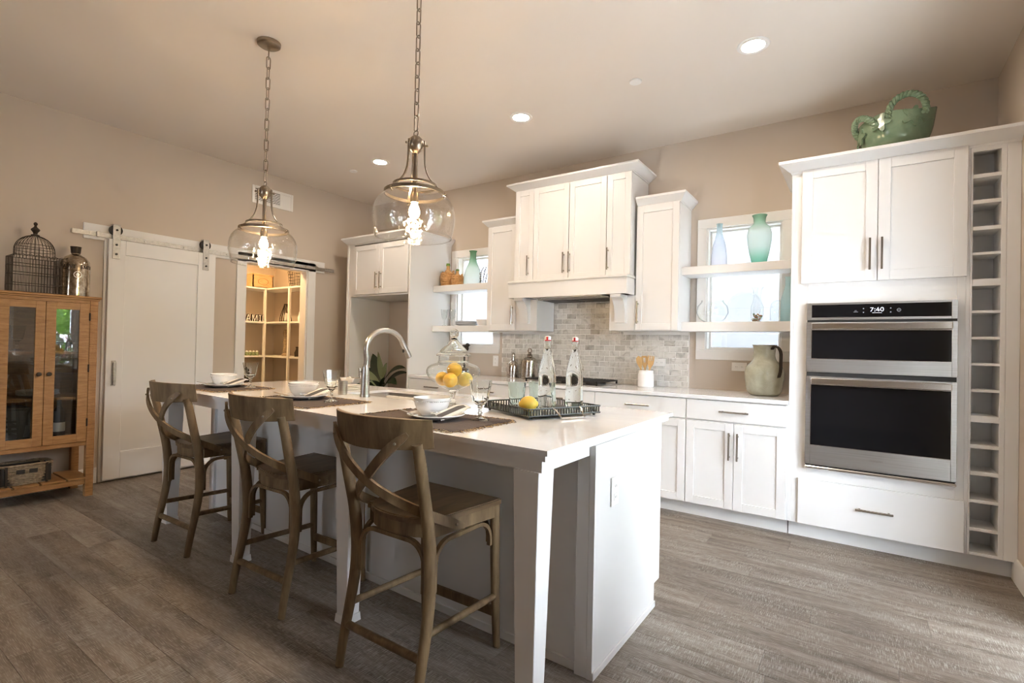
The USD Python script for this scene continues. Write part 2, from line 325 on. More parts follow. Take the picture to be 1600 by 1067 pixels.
def ribbon(pts, nrm, w, t):
    """a flat strip of width w and thickness t along pts, its face turned to nrm"""
    p = np.asarray(pts, float); n = np.asarray(nrm, float); k = len(p)
    n = n / np.linalg.norm(n, axis=1, keepdims=True)
    tg = np.gradient(p, axis=0); tg /= np.linalg.norm(tg, axis=1, keepdims=True)
    b = np.cross(tg, n); b /= np.linalg.norm(b, axis=1, keepdims=True); n = np.cross(b, tg)
    w = np.broadcast_to(np.asarray(w, float), (k,))[:, None]
    q = [p + b * w / 2 + n * t / 2, p - b * w / 2 + n * t / 2, p - b * w / 2 - n * t / 2, p + b * w / 2 - n * t / 2]
    v = np.stack(q, 1).reshape(-1, 3); f = []
    for i in range(k - 1):
        for j in range(4):
            a0, a1, b1, b0 = i * 4 + j, i * 4 + (j + 1) % 4, (i + 1) * 4 + (j + 1) % 4, (i + 1) * 4 + j
            f += [(a0, a1, b1), (a0, b1, b0)]
    f += [(0, 2, 1), (0, 3, 2)]; e = (k - 1) * 4; f += [(e, e + 1, e + 2), (e, e + 2, e + 3)]
    m = tm(v, f); trimesh.repair.fix_normals(m); return m
def spl(ctrl, n=24):
    """smooth curve through the control points"""
    c = np.asarray(ctrl, float); k = len(c)
    from scipy.interpolate import CubicSpline
    d = np.r_[0, np.cumsum(np.linalg.norm(np.diff(c[:, :3], axis=0), axis=1))]
    return CubicSpline(d, c)(np.linspace(0, d[-1], n))
def ext(poly, h):
    ms = [trimesh.creation.extrude_polygon(g, h, engine='earcut') for g in getattr(poly, 'geoms', [poly])]
    return J(*ms)
def toy(m, y):      # a mesh drawn in xy and extruded along z is stood up: x stays, y becomes z, thickness runs from y towards -y
    v = np.array(m.vertices); return tm(np.stack([v[:, 0], y - v[:, 2], v[:, 1]], 1), m.faces)
def tox(m, x):      # drawn as (y, z), thickness runs from x towards +x
    v = np.array(m.vertices); return tm(np.stack([x + v[:, 2], v[:, 0], v[:, 1]], 1), m.faces)
def mv(m, x=0, y=0, z=0):
    return tm(np.array(m.vertices) + np.array([x, y, z]), m.faces)
def rot(m, ang, axis, c=(0, 0, 0)):
    return tm(trimesh.transform_points(m.vertices, trimesh.transformations.rotation_matrix(ang, axis, c)), m.faces)
def cyl(p0, p1, r, n=16, r2=None):
    return tube([p0, p1], [r, r2 if r2 is not None else r], n)
def ball(c, r, sub=2, s=(1, 1, 1)):
    m = trimesh.creation.icosphere(sub, r); return tm(np.array(m.vertices) * np.array(s) + np.array(c), m.faces)
def torus(c, R, r, n=40, k=8):
    a = np.arange(n) * 2 * PI / n
    return tube(np.stack([c[0] + R * np.cos(a), c[1] + R * np.sin(a), np.full(n, c[2])], 1), r, k, closed=True)
def mitre(pathxy, prof, z0=0.0):
    """sweeps a profile of (out, z) points along a plan polyline with mitred corners; out is to the right of the run"""
    P = np.asarray(pathxy, float); k = len(P); prof = np.asarray(prof, float); n = len(prof)
    d = np.diff(P, axis=0); d /= np.linalg.norm(d, axis=1, keepdims=True)
    nr = np.stack([d[:, 1], -d[:, 0]], 1)
    o = np.zeros_like(P)
    for i in range(k):
        if i == 0: o[i] = nr[0]
        elif i == k - 1: o[i] = nr[-1]
        else:
            s = nr[i - 1] + nr[i]; o[i] = s / (s @ nr[i])
    v = np.concatenate([np.column_stack([P[i] + o[i] * prof[:, :1], z0 + prof[:, 1]]) for i in range(k)])
    f = []
    for i in range(k - 1):
        for j in range(n):
            a0, a1, b1, b0 = i * n + j, i * n + (j + 1) % n, (i + 1) * n + (j + 1) % n, (i + 1) * n + j
            f += [(a0, a1, b1), (a0, b1, b0)]
    m = tm(v, f)
    cap = trimesh.creation.triangulate_polygon(Polygon(prof), engine='earcut')[1]
    cv, cf = trimesh.creation.triangulate_polygon(Polygon(prof), engine='earcut')
    for i in (0, k - 1):
        m = J(m, tm(np.column_stack([P[i] + o[i] * cv[:, :1], z0 + cv[:, 1]]), cf if i else cf[:, ::-1]))
    m.merge_vertices(); trimesh.repair.fix_normals(m); return m
CROWN = [(0, 0), (0.004, 0), (0.006, 0.012), (0.018, 0.022), (0.034, 0.040), (0.050, 0.056), (0.056, 0.060), (0.056, 0.078), (0, 0.078)]
def crown(pathxy, z0, out, h):
    return mitre(pathxy, [(a * out / .056, b * h / .078) for a, b in CROWN], z0)
def shaker(x0, x1, z0, z1, yf, s=0.06, t=0.02, rec=0.009):
    """a framed door facing -y: stiles and rails round a recessed panel"""
    y1 = yf + t; c = 0.0015
    return J(bx(x0, x0 + s, yf, y1, z0, z1, c), bx(x1 - s, x1, yf, y1, z0, z1, c), bx(x0 + s, x1 - s, yf, y1, z1 - s, z1, c), bx(x0 + s, x1 - s, yf, y1, z0, z0 + s, c),
             bx(x0 + s - .004, x1 - s + .004, yf + rec, y1 - .002, z0 + s - .004, z1 - s + .004))
def pull_v(x, z0, z1, yf):
    a, b = z0 + .022, z1 - .022
    return J(bx(x - .006, x + .006, yf - .034, yf - .023, z0, z1, .002), bx(x - .005, x + .005, yf - .026, yf, a - .005, a + .005), bx(x - .005, x + .005, yf - .026, yf, b - .005, b + .005))
def pull_h(x0, x1, z, yf):
    a, b = x0 + .022, x1 - .022
    return J(bx(x0, x1, yf - .034, yf - .023, z - .006, z + .006, .002), bx(a - .005, a + .005, yf - .026, yf, z - .005, z + .005), bx(b - .005, b + .005, yf - .026, yf, z - .005, z + .005))
# ================================================================ SETTING
XL, XR, H, YR = -5.074, 1.038, 3.078, -7.2
TH = 0.12
# floor: planks laid along the room's width
fl = Thing('floor', 'brown grey woven-look plank floor running under the whole kitchen', 'floor', (0, 0, 0), kind='structure')
fl.add('underlay', [bx(XL - TH, XR + TH, YR - .1, TH, -.05, -.0052), bx(XL - 1.75, XL - TH, -2.3, -.2, -.05, -.0052)], DARKIN)
PW, PL = 0.182, 1.22
rowy = 0; y = 0.02
while y > YR:
    x = XL - .01 - PL * ((rowy * 0.37) % 1.0)
    if y < 0.05 and y - PW > -2.35 and y < -.2: x -= 1.7
    while x < XR + .05:
        lo = XL - 1.7 if (y - PW > -2.35 and y < -.2) else XL - .02
        a, b = max(x, lo), min(x + PL, XR + .02)
        if b - a > .05:
            g = .0004
            fl.add('plank', bx(a + g, b - g, y - PW + g, y - g, -.005, 0.0, .0007), PLANK, smooth=False)
        x += PL
    y -= PW; rowy += 1
one('ceiling', 'greige painted flat ceiling over the kitchen', 'ceiling', bx(XL - TH, XR + TH, YR - .1, TH, H, H + .1), CEIL, kind='structure')
def holes(u0, u1, w1, cuts):
    p = sbox(u0, 0, u1, w1)
    for c in cuts: p = p.difference(sbox(*c))
    return ext(p, TH)
WIN = {1: (-0.784, -0.209, 1.245, 2.283), 2: (-3.578, -3.033, 1.237, 2.261)}
one('wall_back', 'greige back wall with two tall narrow windows behind shelves', 'wall', mv(toy(holes(XL - TH, XR + TH, H, [(a, c, b, d) for a, b, c, d in WIN.values()]), 0), 0, TH, 0), WALL, kind='structure', smooth=False)
OP0, OP1, OPZ = -1.687, -0.955, 2.085
one('wall_left', 'greige left wall with the pantry doorway cut through it', 'wall', tox(holes(YR, 0, H, [(OP0, -.01, OP1, OPZ)]), XL - TH), WALL, kind='structure', smooth=False)
RD = (-2.12, -1.22, -.01, 2.26); RW = (-3.22, -2.50, .70, 2.26); BWN = (-3.0, -2.2, .95, 2.0)
one('wall_right', 'greige right wall with a wide glazed garden opening', 'wall', tox(holes(YR, 0, H, [(RD[0], RD[2], RD[1], RD[3]), (RW[0], RW[2], RW[1], RW[3])]), XR), WALL, kind='structure', smooth=False)
one('wall_rear', 'greige wall of the room behind the camera, with one window', 'wall', toy(holes(XL - TH, XR + TH, H, [(BWN[0], BWN[2], BWN[1], BWN[3])]), YR), WALL, kind='structure', smooth=False)
def frame4(x0, x1, z0, z1, s, ya, yb):
    return [bx(x0, x0 + s, ya, yb, z0, z1), bx(x1 - s, x1, ya, yb, z0, z1), bx(x0 + s, x1 - s, ya, yb, z0, z0 + s), bx(x0 + s, x1 - s, ya, yb, z1 - s, z1)]
# windows of the back wall: casing, sash, pane
def window(n, label, x0, x1, z0, z1, casing):
    w = Thing(f'window_{n}', label, 'window', ((x0 + x1) / 2, 0, z0), kind='structure')
    cl, cr, cb, ct = casing
    y0 = -.018
    w.add('casing', [bx(x0 - cl, x0, y0, 0, z0, z1, .002), bx(x1, x1 + cr, y0, 0, z0, z1, .002), bx(x0 - cl, x1 + cr, y0 - .002, 0, z1, z1 + ct, .002), bx(x0 - cl, x1 + cr, y0 - .002, 0, z0 - cb, z0, .002)], TRIMW)
    w.add('reveal', frame4(x0, x1, z0, z1, .012, .0005, .11), TRIMW)
    s = .016
    w.add('sash', frame4(x0 + .012, x1 - .012, z0 + .012, z1 - .012, s, .07, .105), TRIMW)
    w.add('pane', bx(x0 + .03, x1 - .03, .086, .090, z0 + .03, z1 - .03), PANE, smooth=False)
window(1, 'white framed window behind the two right-hand glass-laden shelves', *WIN[1], (.076, .076, .080, .080))
window(2, 'white framed window behind the shelves beside the refrigerator alcove', *WIN[2], (.078, .086, .078, .080))
w = Thing('door_2', 'white framed sliding glass patio door in the right wall', 'glass door', (XR, (RD[0] + RD[1]) / 2, 0), kind='structure')
y0, y1, z0, z1 = RD; z0 = 0.0
w.add('frame', [bx(XR - .018, XR + TH, y0, y0 + .07, z0, z1), bx(XR - .018, XR + TH, y1 - .07, y1, z0, z1), bx(XR - .018, XR + TH, y0 + .07, y1 - .07, z1 - .07, z1), bx(XR, XR + TH, y0 + .07, y1 - .07, z0, z0 + .04), bx(XR + .03, XR + .09, (y0 + y1) / 2 - .05, (y0 + y1) / 2 + .05, z0 + .04, z1 - .07)], TRIMW)
w.add('pane', bx(XR + .058, XR + .062, y0 + .06, (y0 + y1) / 2 - .04, .04, z1 - .06), PANE, smooth=False)
w.add('pane', bx(XR + .058, XR + .062, (y0 + y1) / 2 + .04, y1 - .06, .04, z1 - .06), PANE, smooth=False)
w = Thing('window_3', 'white framed window in the right wall level with the island end', 'window', (XR, (RW[0] + RW[1]) / 2, RW[2]), kind='structure')
y0, y1, z0, z1 = RW
w.add('casing', [bx(XR - .018, XR, y0 - .08, y0, z0 - .08, z1 + .08, .002), bx(XR - .018, XR, y1, y1 + .08, z0 - .08, z1 + .08, .002), bx(XR - .018, XR, y0, y1, z1, z1 + .08, .002), bx(XR - .03, XR, y0, y1, z0 - .08, z0, .002)], TRIMW)
w.add('sash', [bx(XR + .05, XR + .09, y0, y0 + .04, z0, z1), bx(XR + .05, XR + .09, y1 - .04, y1, z0, z1), bx(XR + .05, XR + .09, y0 + .04, y1 - .04, z0, z0 + .04), bx(XR + .05, XR + .09, y0 + .04, y1 - .04, z1 - .04, z1)], TRIMW)
w.add('pane', bx(XR + .068, XR + .072, y0 + .03, y1 - .03, z0 + .03, z1 - .03), PANE, smooth=False)
w = Thing('window_4', 'white framed window in the wall behind the camera', 'window', ((BWN[0] + BWN[1]) / 2, YR, BWN[2]), kind='structure')
x0, x1, z0, z1 = BWN
w.add('frame', [bx(x0 - .08, x0 + .04, YR - .08, YR + .018, z0, z1), bx(x1 - .04, x1 + .08, YR - .08, YR + .018, z0, z1), bx(x0 - .08, x1 + .08, YR - .08, YR + .018, z1, z1 + .08), bx(x0 - .08, x1 + .08, YR - .08, YR + .018, z0 - .08, z0)], TRIMW)
w.add('pane', bx(x0 + .03, x1 - .03, YR - .052, YR - .048, z0 + .01, z1 - .01), PANE, smooth=False)
# pantry shell behind the left wall
PX, PY, PY0 = -6.72, -0.38, -2.25
one('wall_pantry_back', 'warm lit back wall inside the pantry', 'wall', bx(PX - .1, PX, PY0 - .1, PY + .1, 0, 2.7), WALL, kind='structure')
one('wall_pantry_side', 'warm lit end wall inside the pantry beyond its doorway', 'wall', bx(PX, XL - TH, PY, PY + .1, 0, 2.7), WALL, kind='structure')
one('wall_pantry_near', 'near end wall inside the pantry hidden by the sliding door', 'wall', bx(PX, XL - TH, PY0 - .1, PY0, 0, 2.7), WALL, kind='structure')
one('ceiling_pantry', 'low ceiling inside the pantry', 'ceiling', bx(PX - .1, XL - TH, PY0 - .1, PY + .1, 2.7, 2.78), CEIL, kind='structure')
# baseboards and trim
BASE = [(0, 0), (.014, 0), (.014, .115), (.009, .128), (0, .13)]
one('baseboard_left', 'white baseboard along the foot of the left wall', 'baseboard', [mitre([(XL, -2.92), (XL, YR)][::-1], BASE), mitre([(XL, OP0 - .09), (XL, -2.87)][::-1], BASE), mitre([(XL, 0), (XL, OP1 + .09)][::-1], BASE)], TRIMW, kind='structure')
one('baseboard_right', 'white baseboard at the foot of the right wall beside the oven tower', 'baseboard', mitre([(XR, -.56), (XR, RD[1] + .02)], BASE), TRIMW, kind='structure')
c = Thing('trim_1', 'white casing round the pantry doorway', 'door casing', (XL, (OP0 + OP1) / 2, 0), kind='structure')
c.add('casing', [bx(XL, XL + .018, OP0 - .095, OP0, 0, OPZ + .09, .002), bx(XL, XL + .018, OP1, OP1 + .098, 0, OPZ + .09, .002), bx(XL, XL + .018, OP0, OP1, OPZ, OPZ + .09, .002)], TRIMW)
c.add('jamb', [bx(XL - TH, XL, OP0 - .001, OP0 + .015, 0, OPZ), bx(XL - TH, XL, OP1 - .015, OP1 + .001, 0, OPZ), bx(XL - TH, XL, OP0 + .015, OP1 - .015, OPZ - .015, OPZ)], TRIMW)
one('trim_2', 'narrow upright white casing between the display cabinet and sliding door', 'door casing', bx(XL, XL + .02, -2.914, -2.872, 0, 2.095, .002), TRIMW, kind='structure')

# sliding barn door
XD = -5.008
d = Thing('door_1', 'large white one-panel sliding barn door hanging on the left wall', 'sliding door', (XL, -2.46, .02), kind='structure')
dy0, dy1, dz0, dz1 = -2.896, -2.021, .02, 2.092
s0, s1, rt, rb = dy0 + .122, dy1 - .160, 1.966, .254
d.add('frame', [bx(-5.046, XD, dy0, s0, dz0, dz1, .002), bx(-5.046, XD, s1, dy1, dz0, dz1, .002), bx(-5.046, XD, s0, s1, rt, dz1, .002), bx(-5.046, XD, s0, s1, dz0, rb, .002)], WHITE)
d.add('panel', bx(-5.040, XD - .012, s0 - .004, s1 + .004, rb - .004, rt + .004), WHITE)
h = d.add('handle', [bx(XD + .022, XD + .034, -2.852, -2.828, .838, 1.034, .003)], STRAP)
d.add('handle_plate', [bx(XD + .0003, XD + .004, -2.857, -2.823, .825, 1.045, .001), bx(XD, XD + .026, -2.848, -2.832, .85, .866), bx(XD, XD + .026, -2.848, -2.832, 1.006, 1.022)], STRAP, h)
for ya in (-2.845, -2.115):
    st = d.add('hanger_strap', [bx(XD, XD + .007, ya - .027, ya + .027, 1.925, 2.222, .001), bx(XD - .052, XD + .007, ya - .027, ya + .027, 2.215, 2.222)], STRAP)
    d.add('wheel', tube([(XD - .040, ya, 2.172), (XD - .004, ya, 2.172)], .046, 28), BLACKM, st)
    for zb in (1.965, 2.045, 2.172):
        d.add('bolt', cyl((XD + .007, ya, zb), (XD + .014, ya, zb), .009, 8), BLACKM, st)
t = Thing('barn_door_track', 'flat grey steel rail on a white board above the sliding door', 'door track', (XL, -1.9, 2.08))
t.add('header_board', bx(XL, XL + .018, -3.058, -.738, 2.075, 2.205, .002), WHITE)
rl = t.add('rail', bx(XL + .026, XL + .034, -3.14, -.619, 2.100, 2.138, .001), STRAP)
for yb in (-3.02, -2.62, -2.30, -1.9, -1.45, -1.0, -.75):
    t.add('bolt', cyl((XL + .012, yb, 2.119), (XL + .041, yb, 2.119), .008, 8), STRAP, rl)
for yb in (-2.965, -.86):
    t.add('stop', bx(XL + .0345, XL + .05, yb - .012, yb + .012, 2.096, 2.142, .002), STRAP, rl)
# ================================================================ KITCHEN CABINETS
YF, YC = -0.645, -0.626          # door faces, carcass front
TZ = 0.110
# oven tower
t = Thing('oven_tower', 'tall white cabinet tower holding the double wall oven', 'cabinet', (0.37, -.3, 0))
t.add('carcass', [bx(-.083, -.063, YC, -.002, TZ, 2.45, .001), bx(.81, .826, YC, -.002, TZ, 2.45), bx(-.063, .81, YC + .02, -.02, 1.60, 1.68), bx(-.063, .81, YC + .02, -.02, .42, .48), bx(-.063, .81, -.02, -.001, TZ, 2.45), bx(-.063, .81, YC + .02, -.02, 2.42, 2.45), bx(-.063, .81, YC + .02, -.02, TZ, TZ + .02)], WHITE)
t.add('face_frame', [bx(-.0628, .020, YC, YC + .02, TZ, 2.46, .001), bx(.770, .8098, YC, YC + .02, TZ, 2.46, .001), bx(.020, .770, YC, YC + .02, 1.566, 2.46, .001), bx(.020, .770, YC, YC + .02, TZ, .486, .001)], WHITE)
for i, (a, b) in enumerate(((-.022, .3895), (.3925, .812))):
    dd = t.add('door', shaker(a, b, 1.700, 2.456, YF, .062), WHITE)
    t.add('handle', pull_v((.352, .413)[i], 1.765, 1.963, YF), PULL, dd)
dd = t.add('drawer', bx(-.022, .812, YF, YF + .02, .112, .409, .002), WHITE)
t.add('handle', pull_h(.295, .487, .268, YF), PULL, dd)
t.add('toe_kick', bx(-.083, XR, -.545, -.525, 0, TZ), WHITE)
t.add('crown_molding', crown([(-.083, 0), (-.083, YC), (XR, YC)], 2.440, .076, .080), WHITE)
t.add('top_panel', bx(-.083, XR, YC, 0, 2.452, 2.462), WHITE)
# wine rack
r = Thing('wine_rack', 'tall narrow white wine cubby column at the right of the ovens', 'wine rack', (.93, -.3, TZ))
r.add('frame', [bx(.8265, .836, YC - .002, -.2, TZ, 2.45), bx(.956, .978, YC - .002, -.2, TZ, 2.45, .001), bx(.836, .956, YC - .002, YC + .018, 2.415, 2.45), bx(.836, .956, -.425, -.405, TZ, 2.45)], WHITE)
r.add('filler_panel', bx(.979, XR - .001, YC - .002, YC + .018, TZ, 2.45, .0015), WHITE)
ZC = [(2.415, 2.285), (2.263, 2.136), (2.114, 1.984), (1.962, 1.835), (1.82, 1.682), (1.642, 1.502), (1.487, 1.352), (1.337, 1.202), (1.187, 1.052), (1.037, .902), (.865, .738), (.716, .585), (.563, .425), (.407, .265), (.247, .126)]
tops = [z for z, _ in ZC[1:]] + [TZ]
for (zt, zb), nx in zip(ZC, tops):
    r.add('shelf', bx(.836, .956, YC - .001, -.425, nx, zb, .001), WHITE)
for zt, zb in ZC[10:]:
    r.add('peg', cyl((.846, YC + .09, zb + .035), (.846, YC + .09, zb + .085), .006, 10), THIN)
# base cabinets along the back wall
def base_unit(x0, x1, label, dr=True, hx=None, two=True, drh=.196):
    u = Thing('base_cabinet', label, 'cabinet', ((x0 + x1) / 2, -.3, 0), group='white base cabinets along the back wall')
    u.add('carcass', [bx(x0, x0 + .018, YC, -.002, TZ, .884), bx(x1 - .018, x1, YC, -.002, TZ, .884), bx(x0 + .018, x1 - .018, -.02, -.002, TZ, .884), bx(x0 + .018, x1 - .018, YC + .001, -.02, TZ, TZ + .018), bx(x0 + .018, x1 - .018, YC, YC + .02, .862, .884), bx(x0 + .018, x1 - .018, YC, YC + .02, .715, .745), bx((x0 + x1) / 2 - .02, (x0 + x1) / 2 + .02, YC + .001, YC + .02, TZ + .018, .715)], WHITE)
    u.add('toe_kick', bx(x0, x1, -.545, -.527, 0, TZ), WHITE)
    g = .003; a, b = x0 + g, x1 - g
    dd = u.add('drawer', bx(a, b, YF, YF + .02, .735, .878, .002), WHITE)
    m = (a + b) / 2
    u.add('handle', pull_h(m - drh / 2, m + drh / 2, .805, YF), PULL, dd)
    halves = ((a, m - g / 2, m - .028), (m + g / 2, b, m + .028)) if two else ((a, b, b - .03),)
    for p, q, hx in halves:
        dd = u.add('door', shaker(p, q, .113, .724, YF, .058), WHITE)
        u.add('handle', pull_v(hx, .466, .660, YF), PULL, dd)
    return u
base_unit(-.7585, -.090, 'white base cabinet directly left of the oven tower, drawer over two doors')
base_unit(-1.505, -.7585, 'white base cabinet between the cooktop and the cabinet beside the oven tower')
base_unit(-2.262, -1.505, 'white base cabinet under the gas cooktop')
base_unit(-2.98, -2.262, 'white base cabinet under the two silver bottles')
base_unit(-3.676, -2.98, 'white base cabinet end unit beside the refrigerator alcove panel')
one('cabinet_filler', 'narrow white filler strip where base cabinets meet the oven tower', 'filler strip', bx(-.0895, -.0835, YC, -.02, TZ, .884), WHITE)
ct = one('countertop', 'white quartz countertop along the back wall under the windows', 'countertop', bx(-3.678, -.0836, -.655, -.0125, .885, .914, .003), QUARTZ)
# cooktop
k = Thing('gas_cooktop', 'black gas cooktop with iron grates set in the back counter', 'cooktop', (-1.88, -.34, .914))
k.add('plate', bx(-2.27, -1.50, -.585, -.095, .914, .922, .003), STEEL)
for i in range(3):
    a = -2.245 + i * .245
    bars = [bx(a, a + .23, -.56, -.548, .944, .956), bx(a, a + .23, -.132, -.12, .944, .956), bx(a, a + .012, -.56, -.12, .944, .956), bx(a + .218, a + .23, -.56, -.12, .944, .956)]
    for j in range(7): bars.append(bx(a + .025 + j * .028, a + .034 + j * .028, -.55, -.13, .946, .958))
    for xx in (a, a + .218):
        for yy in (-.56, -.132): bars.append(bx(xx, xx + .012, yy, yy + .012, .922, .946))
    k.add('grate', bars, BLACKM)
    for yy in (-.44, -.23): k.add('burner', lathe([(0, .922), (.045, .922), (.045, .934), (.03, .940), (0, .940)], 20, (a + .115, yy, 0)), BLACKM)
# upper cabinets
def upper(name, label, x0, x1, z0, z1, yf, doors, handles, stile=.055):
    u = Thing(name, label, 'cabinet', ((x0 + x1) / 2, -.17, z0), group='white wall cabinets')
    yc = yf + .019
    u.add('carcass', [bx(x0, x1, yc, -.0005, z0, z0 + .018, .001), bx(x0, x0 + .018, yc, -.0005, z0 + .018, z1, .001), bx(x1 - .018, x1, yc, -.0005, z0 + .018, z1, .001), bx(x0, x1, yc, -.0005, z1, z1 + .012), bx(x0 + .018, x1 - .018, -.012, 0, z0 + .018, z1), bx(x0 + .018, x1 - .018, yc, yc + .018, z1 - .03, z1)], WHITE)
    for (a, b), hx in zip(doors, handles):
        dd = u.add('door', shaker(a, b, z0 + .003, z1 - .002, yf, stile), WHITE)
        u.add('handle', pull_v(hx, z0 + .058, z0 + .250, yf), PULL, dd)
    return u
u = upper('wall_cabinet', 'white single-door wall cabinet right of the range hood cabinet', -1.283, -.919, 1.399, 2.457, -.347, [(-1.281, -.921)], [-1.258])
u.add('crown_molding', crown([(-.919, 0), (-.919, -.328), (-1.2835, -.328)][::-1], 2.455, .055, .078), WHITE)
u = upper('wall_cabinet', 'white single-door wall cabinet left of the range hood cabinet', -2.878, -2.508, 1.399, 2.457, -.347, [(-2.876, -2.525)], [-2.554])
u.add('crown_molding', crown([(-2.508, -.328), (-2.878, -.328), (-2.878, 0)][::-1], 2.455, .055, .078), WHITE)
# range hood cabinet
u = upper('range_hood_cabinet', 'large white four-door cabinet over the range with bracketed hood', -2.500, -1.310, 1.866, 2.757, -.410, [(-2.498, -2.288), (-2.284, -1.908), (-1.902, -1.537), (-1.531, -1.312)], [-2.337, -1.949, -1.891, -1.513], .052)
u.add('crown_molding', crown([(-1.310, 0), (-1.310, -.391), (-2.500, -.391), (-2.500, 0)][::-1], 2.752, .075, .072), WHITE)
u.add('hood_valance', [bx(-2.497, -1.297, -.508, -.490, 1.704, 1.843, .002), bx(-2.497, -2.479, -.490, -.0125, 1.704, 1.843, .002), bx(-1.315, -1.297, -.490, -.0125, 1.704, 1.843, .002), bx(-2.506, -1.288, -.517, -.0125, 1.843, 1.866, .005)], WHITE)
for a, b in ((-2.506, -2.268), (-1.519, -1.2845)):
    u.add('side_block', bx(a, b, -.345, -.0125, 1.400, 1.704, .0015), WHITE)
zz = np.linspace(0, 1, 14)
cp = [(-.345, 1.465), (-.385, 1.465)] + [(-.385 - .105 * (1 - math.cos(s * PI / 2)), 1.475 + .205 * math.sin(s * PI / 2)) for s in zz] + [(-.490, 1.704), (-.345, 1.704)]
for a in (-2.44, -1.452):
    u.add('corbel', mv(tox(ext(Polygon(cp), .095), 0), a), WHITE, smooth=20)
u.add('hood_insert', [bx(-2.26, -1.53, -.488, -.345, 1.700, 1.712), bx(-2.26, -1.53, -.345, -.0125, 1.690, 1.712, .002)], STEEL)
for j in range(2): u.add('filter', bx(-2.22 + j * .34, -1.90 + j * .34, -.32, -.06, 1.686, 1.692), BLACKM)
for j in range(2): u.add('hood_lamp', lathe([(0, 1.684), (.024, 1.684), (.028, 1.690), (0, 1.690)], 18, (-2.20 + j * .62, -.42, .012)), STEELH)
# refrigerator surround
u = Thing('refrigerator_surround', 'tall white panelled alcove with two cabinet doors across its top', 'cabinet', (-4.2, -.33, 0))
u.add('side_panel', bx(-3.703, -3.680, -.655, -.002, 0, 2.41, .001), WHITE)
u.add('side_panel', bx(-4.742, -4.716, -.655, -.002, 0, 2.41, .001), WHITE)
u.add('cabinet_box', [bx(-4.716, -3.703, -.636, -.02, 1.785, 1.803), bx(-4.716, -3.703, -.636, -.02, 2.39, 2.41), bx(-4.716, -4.625, -.642, -.637, 1.787, 2.41), bx(-3.716, -3.703, -.642, -.637, 1.787, 2.41), bx(-4.716, -3.703, -.019, -.002, 1.787, 2.38), bx(-4.716, -4.68, -.642, -.625, 0, 1.785)], WHITE)
for a, b, hx in ((-4.622, -4.172, -4.205), (-4.168, -3.718, -4.135)):
    dd = u.add('door', shaker(a, b, 1.805, 2.372, -.661, .058), WHITE)
    u.add('handle', pull_v(hx, 1.86, 2.05, -.661), PULL, dd)
u.add('crown_molding', crown([(-3.680, -.003), (-3.680, -.655), (-4.742, -.655), (-4.742, -.003)][::-1], 2.400, .055, .078), WHITE)
# floating shelves
for x0, x1, z0, z1, yf, lab in ((-.9185, -.0835, 1.861, 1.927, -.265, 'upper white floating shelf across the window nearest the oven tower'), (-.9185, -.0835, 1.397, 1.472, -.258, 'lower white floating shelf across the window nearest the oven tower'),
                                (-3.6795, -2.8785, 1.835, 1.905, -.300, 'upper white floating shelf across the window by the refrigerator alcove'), (-3.6795, -2.8785, 1.391, 1.455, -.302, 'lower white floating shelf across the window by the refrigerator alcove')):
    one('floating_shelf', lab, 'shelf', bx(x0, x1, yf, -.022, z0, z1, .002), WHITE, group='thick white floating shelves')
# tiled backsplash
b = Thing('backsplash', 'grey and white marble brick tile backsplash behind the cooktop', 'tile backsplash', (-1.9, 0, .914))
b.add('grout', [bx(-2.911, -.922, -.0098, -.0005, .9145, 1.3985), bx(-2.266, -1.521, -.0098, -.0005, 1.3985, 1.704)], GROUT)
PTX, PTZ, G = .1037, .0512, .0032
row = 0; z = .9155
while z < 1.70:
    zt = min(z + PTZ - G, 1.398 if z < 1.38 else 1.703)
    lo, hi = (-2.911, -.922) if z < 1.38 else (-2.265, -1.522)
    if z < 1.398 < z + PTZ - G:  zt = z + PTZ - G; lo, hi = -2.265, -1.522
    x = -2.95 - (PTX / 2 if row % 2 else 0)
    while x < hi:
        a, c = max(x, lo), min(x + PTX - G, hi)
        if c - a > .012: b.add('tile', bx(a, c, -.0115 - .0006 * ((row * 7 + int(x * 50)) % 3) / 2, -.006, z, zt, .0016), TILE, smooth=False)
        x += PTX
    z += PTZ; row += 1
b.add('edge_strip', bx(-.922, -.915, -.0125, -.0005, .9145, 1.3985, .001), GROUT)
# outlets
def outlet(label, c, face, horiz=True):
    o = Thing('power_outlet', label, 'power outlet', c, group='white wall outlets')
    W, Hh = (.115, .07) if horiz else (.07, .115)
    def put(m):     # built facing -y at the origin
        if face == 'x': m = rot(m, PI / 2, (0, 0, 1))
        return m
    o.add('cover_plate', put(bx(-W / 2, W / 2, -.006, 0, -Hh / 2, Hh / 2, .002)), PLASTW, world=False)
    for s in (-1, 1):
        cx, cz = (s * .022, 0) if horiz else (0, s * .022)
        k = o.add('socket', put(bx(cx - .014, cx + .014, -.0075, -.005, cz - .014, cz + .014, .001)), PLASTW, world=False)
        o.add('slot', put(J(bx(cx - .006, cx - .0045, -.0079, -.007, cz - .005, cz + .004), bx(cx + .0045, cx + .006, -.0079, -.007, cz - .005, cz + .004))), DARKIN, k, world=False)
outlet('white outlet under the right window beside the sage green pitcher', (-.513, 0, 1.113), 'y')
outlet('white outlet set in the marble tiles right of the utensil crock', (-1.175, -.0122, 1.127), 'y')
outlet('white outlet on the bright end panel of the island', (-.4965, -2.595, .668), 'x', False)
outlet('white outlet under the window behind the lemon jar', (-3.0, 0, 1.08), 'y', False)
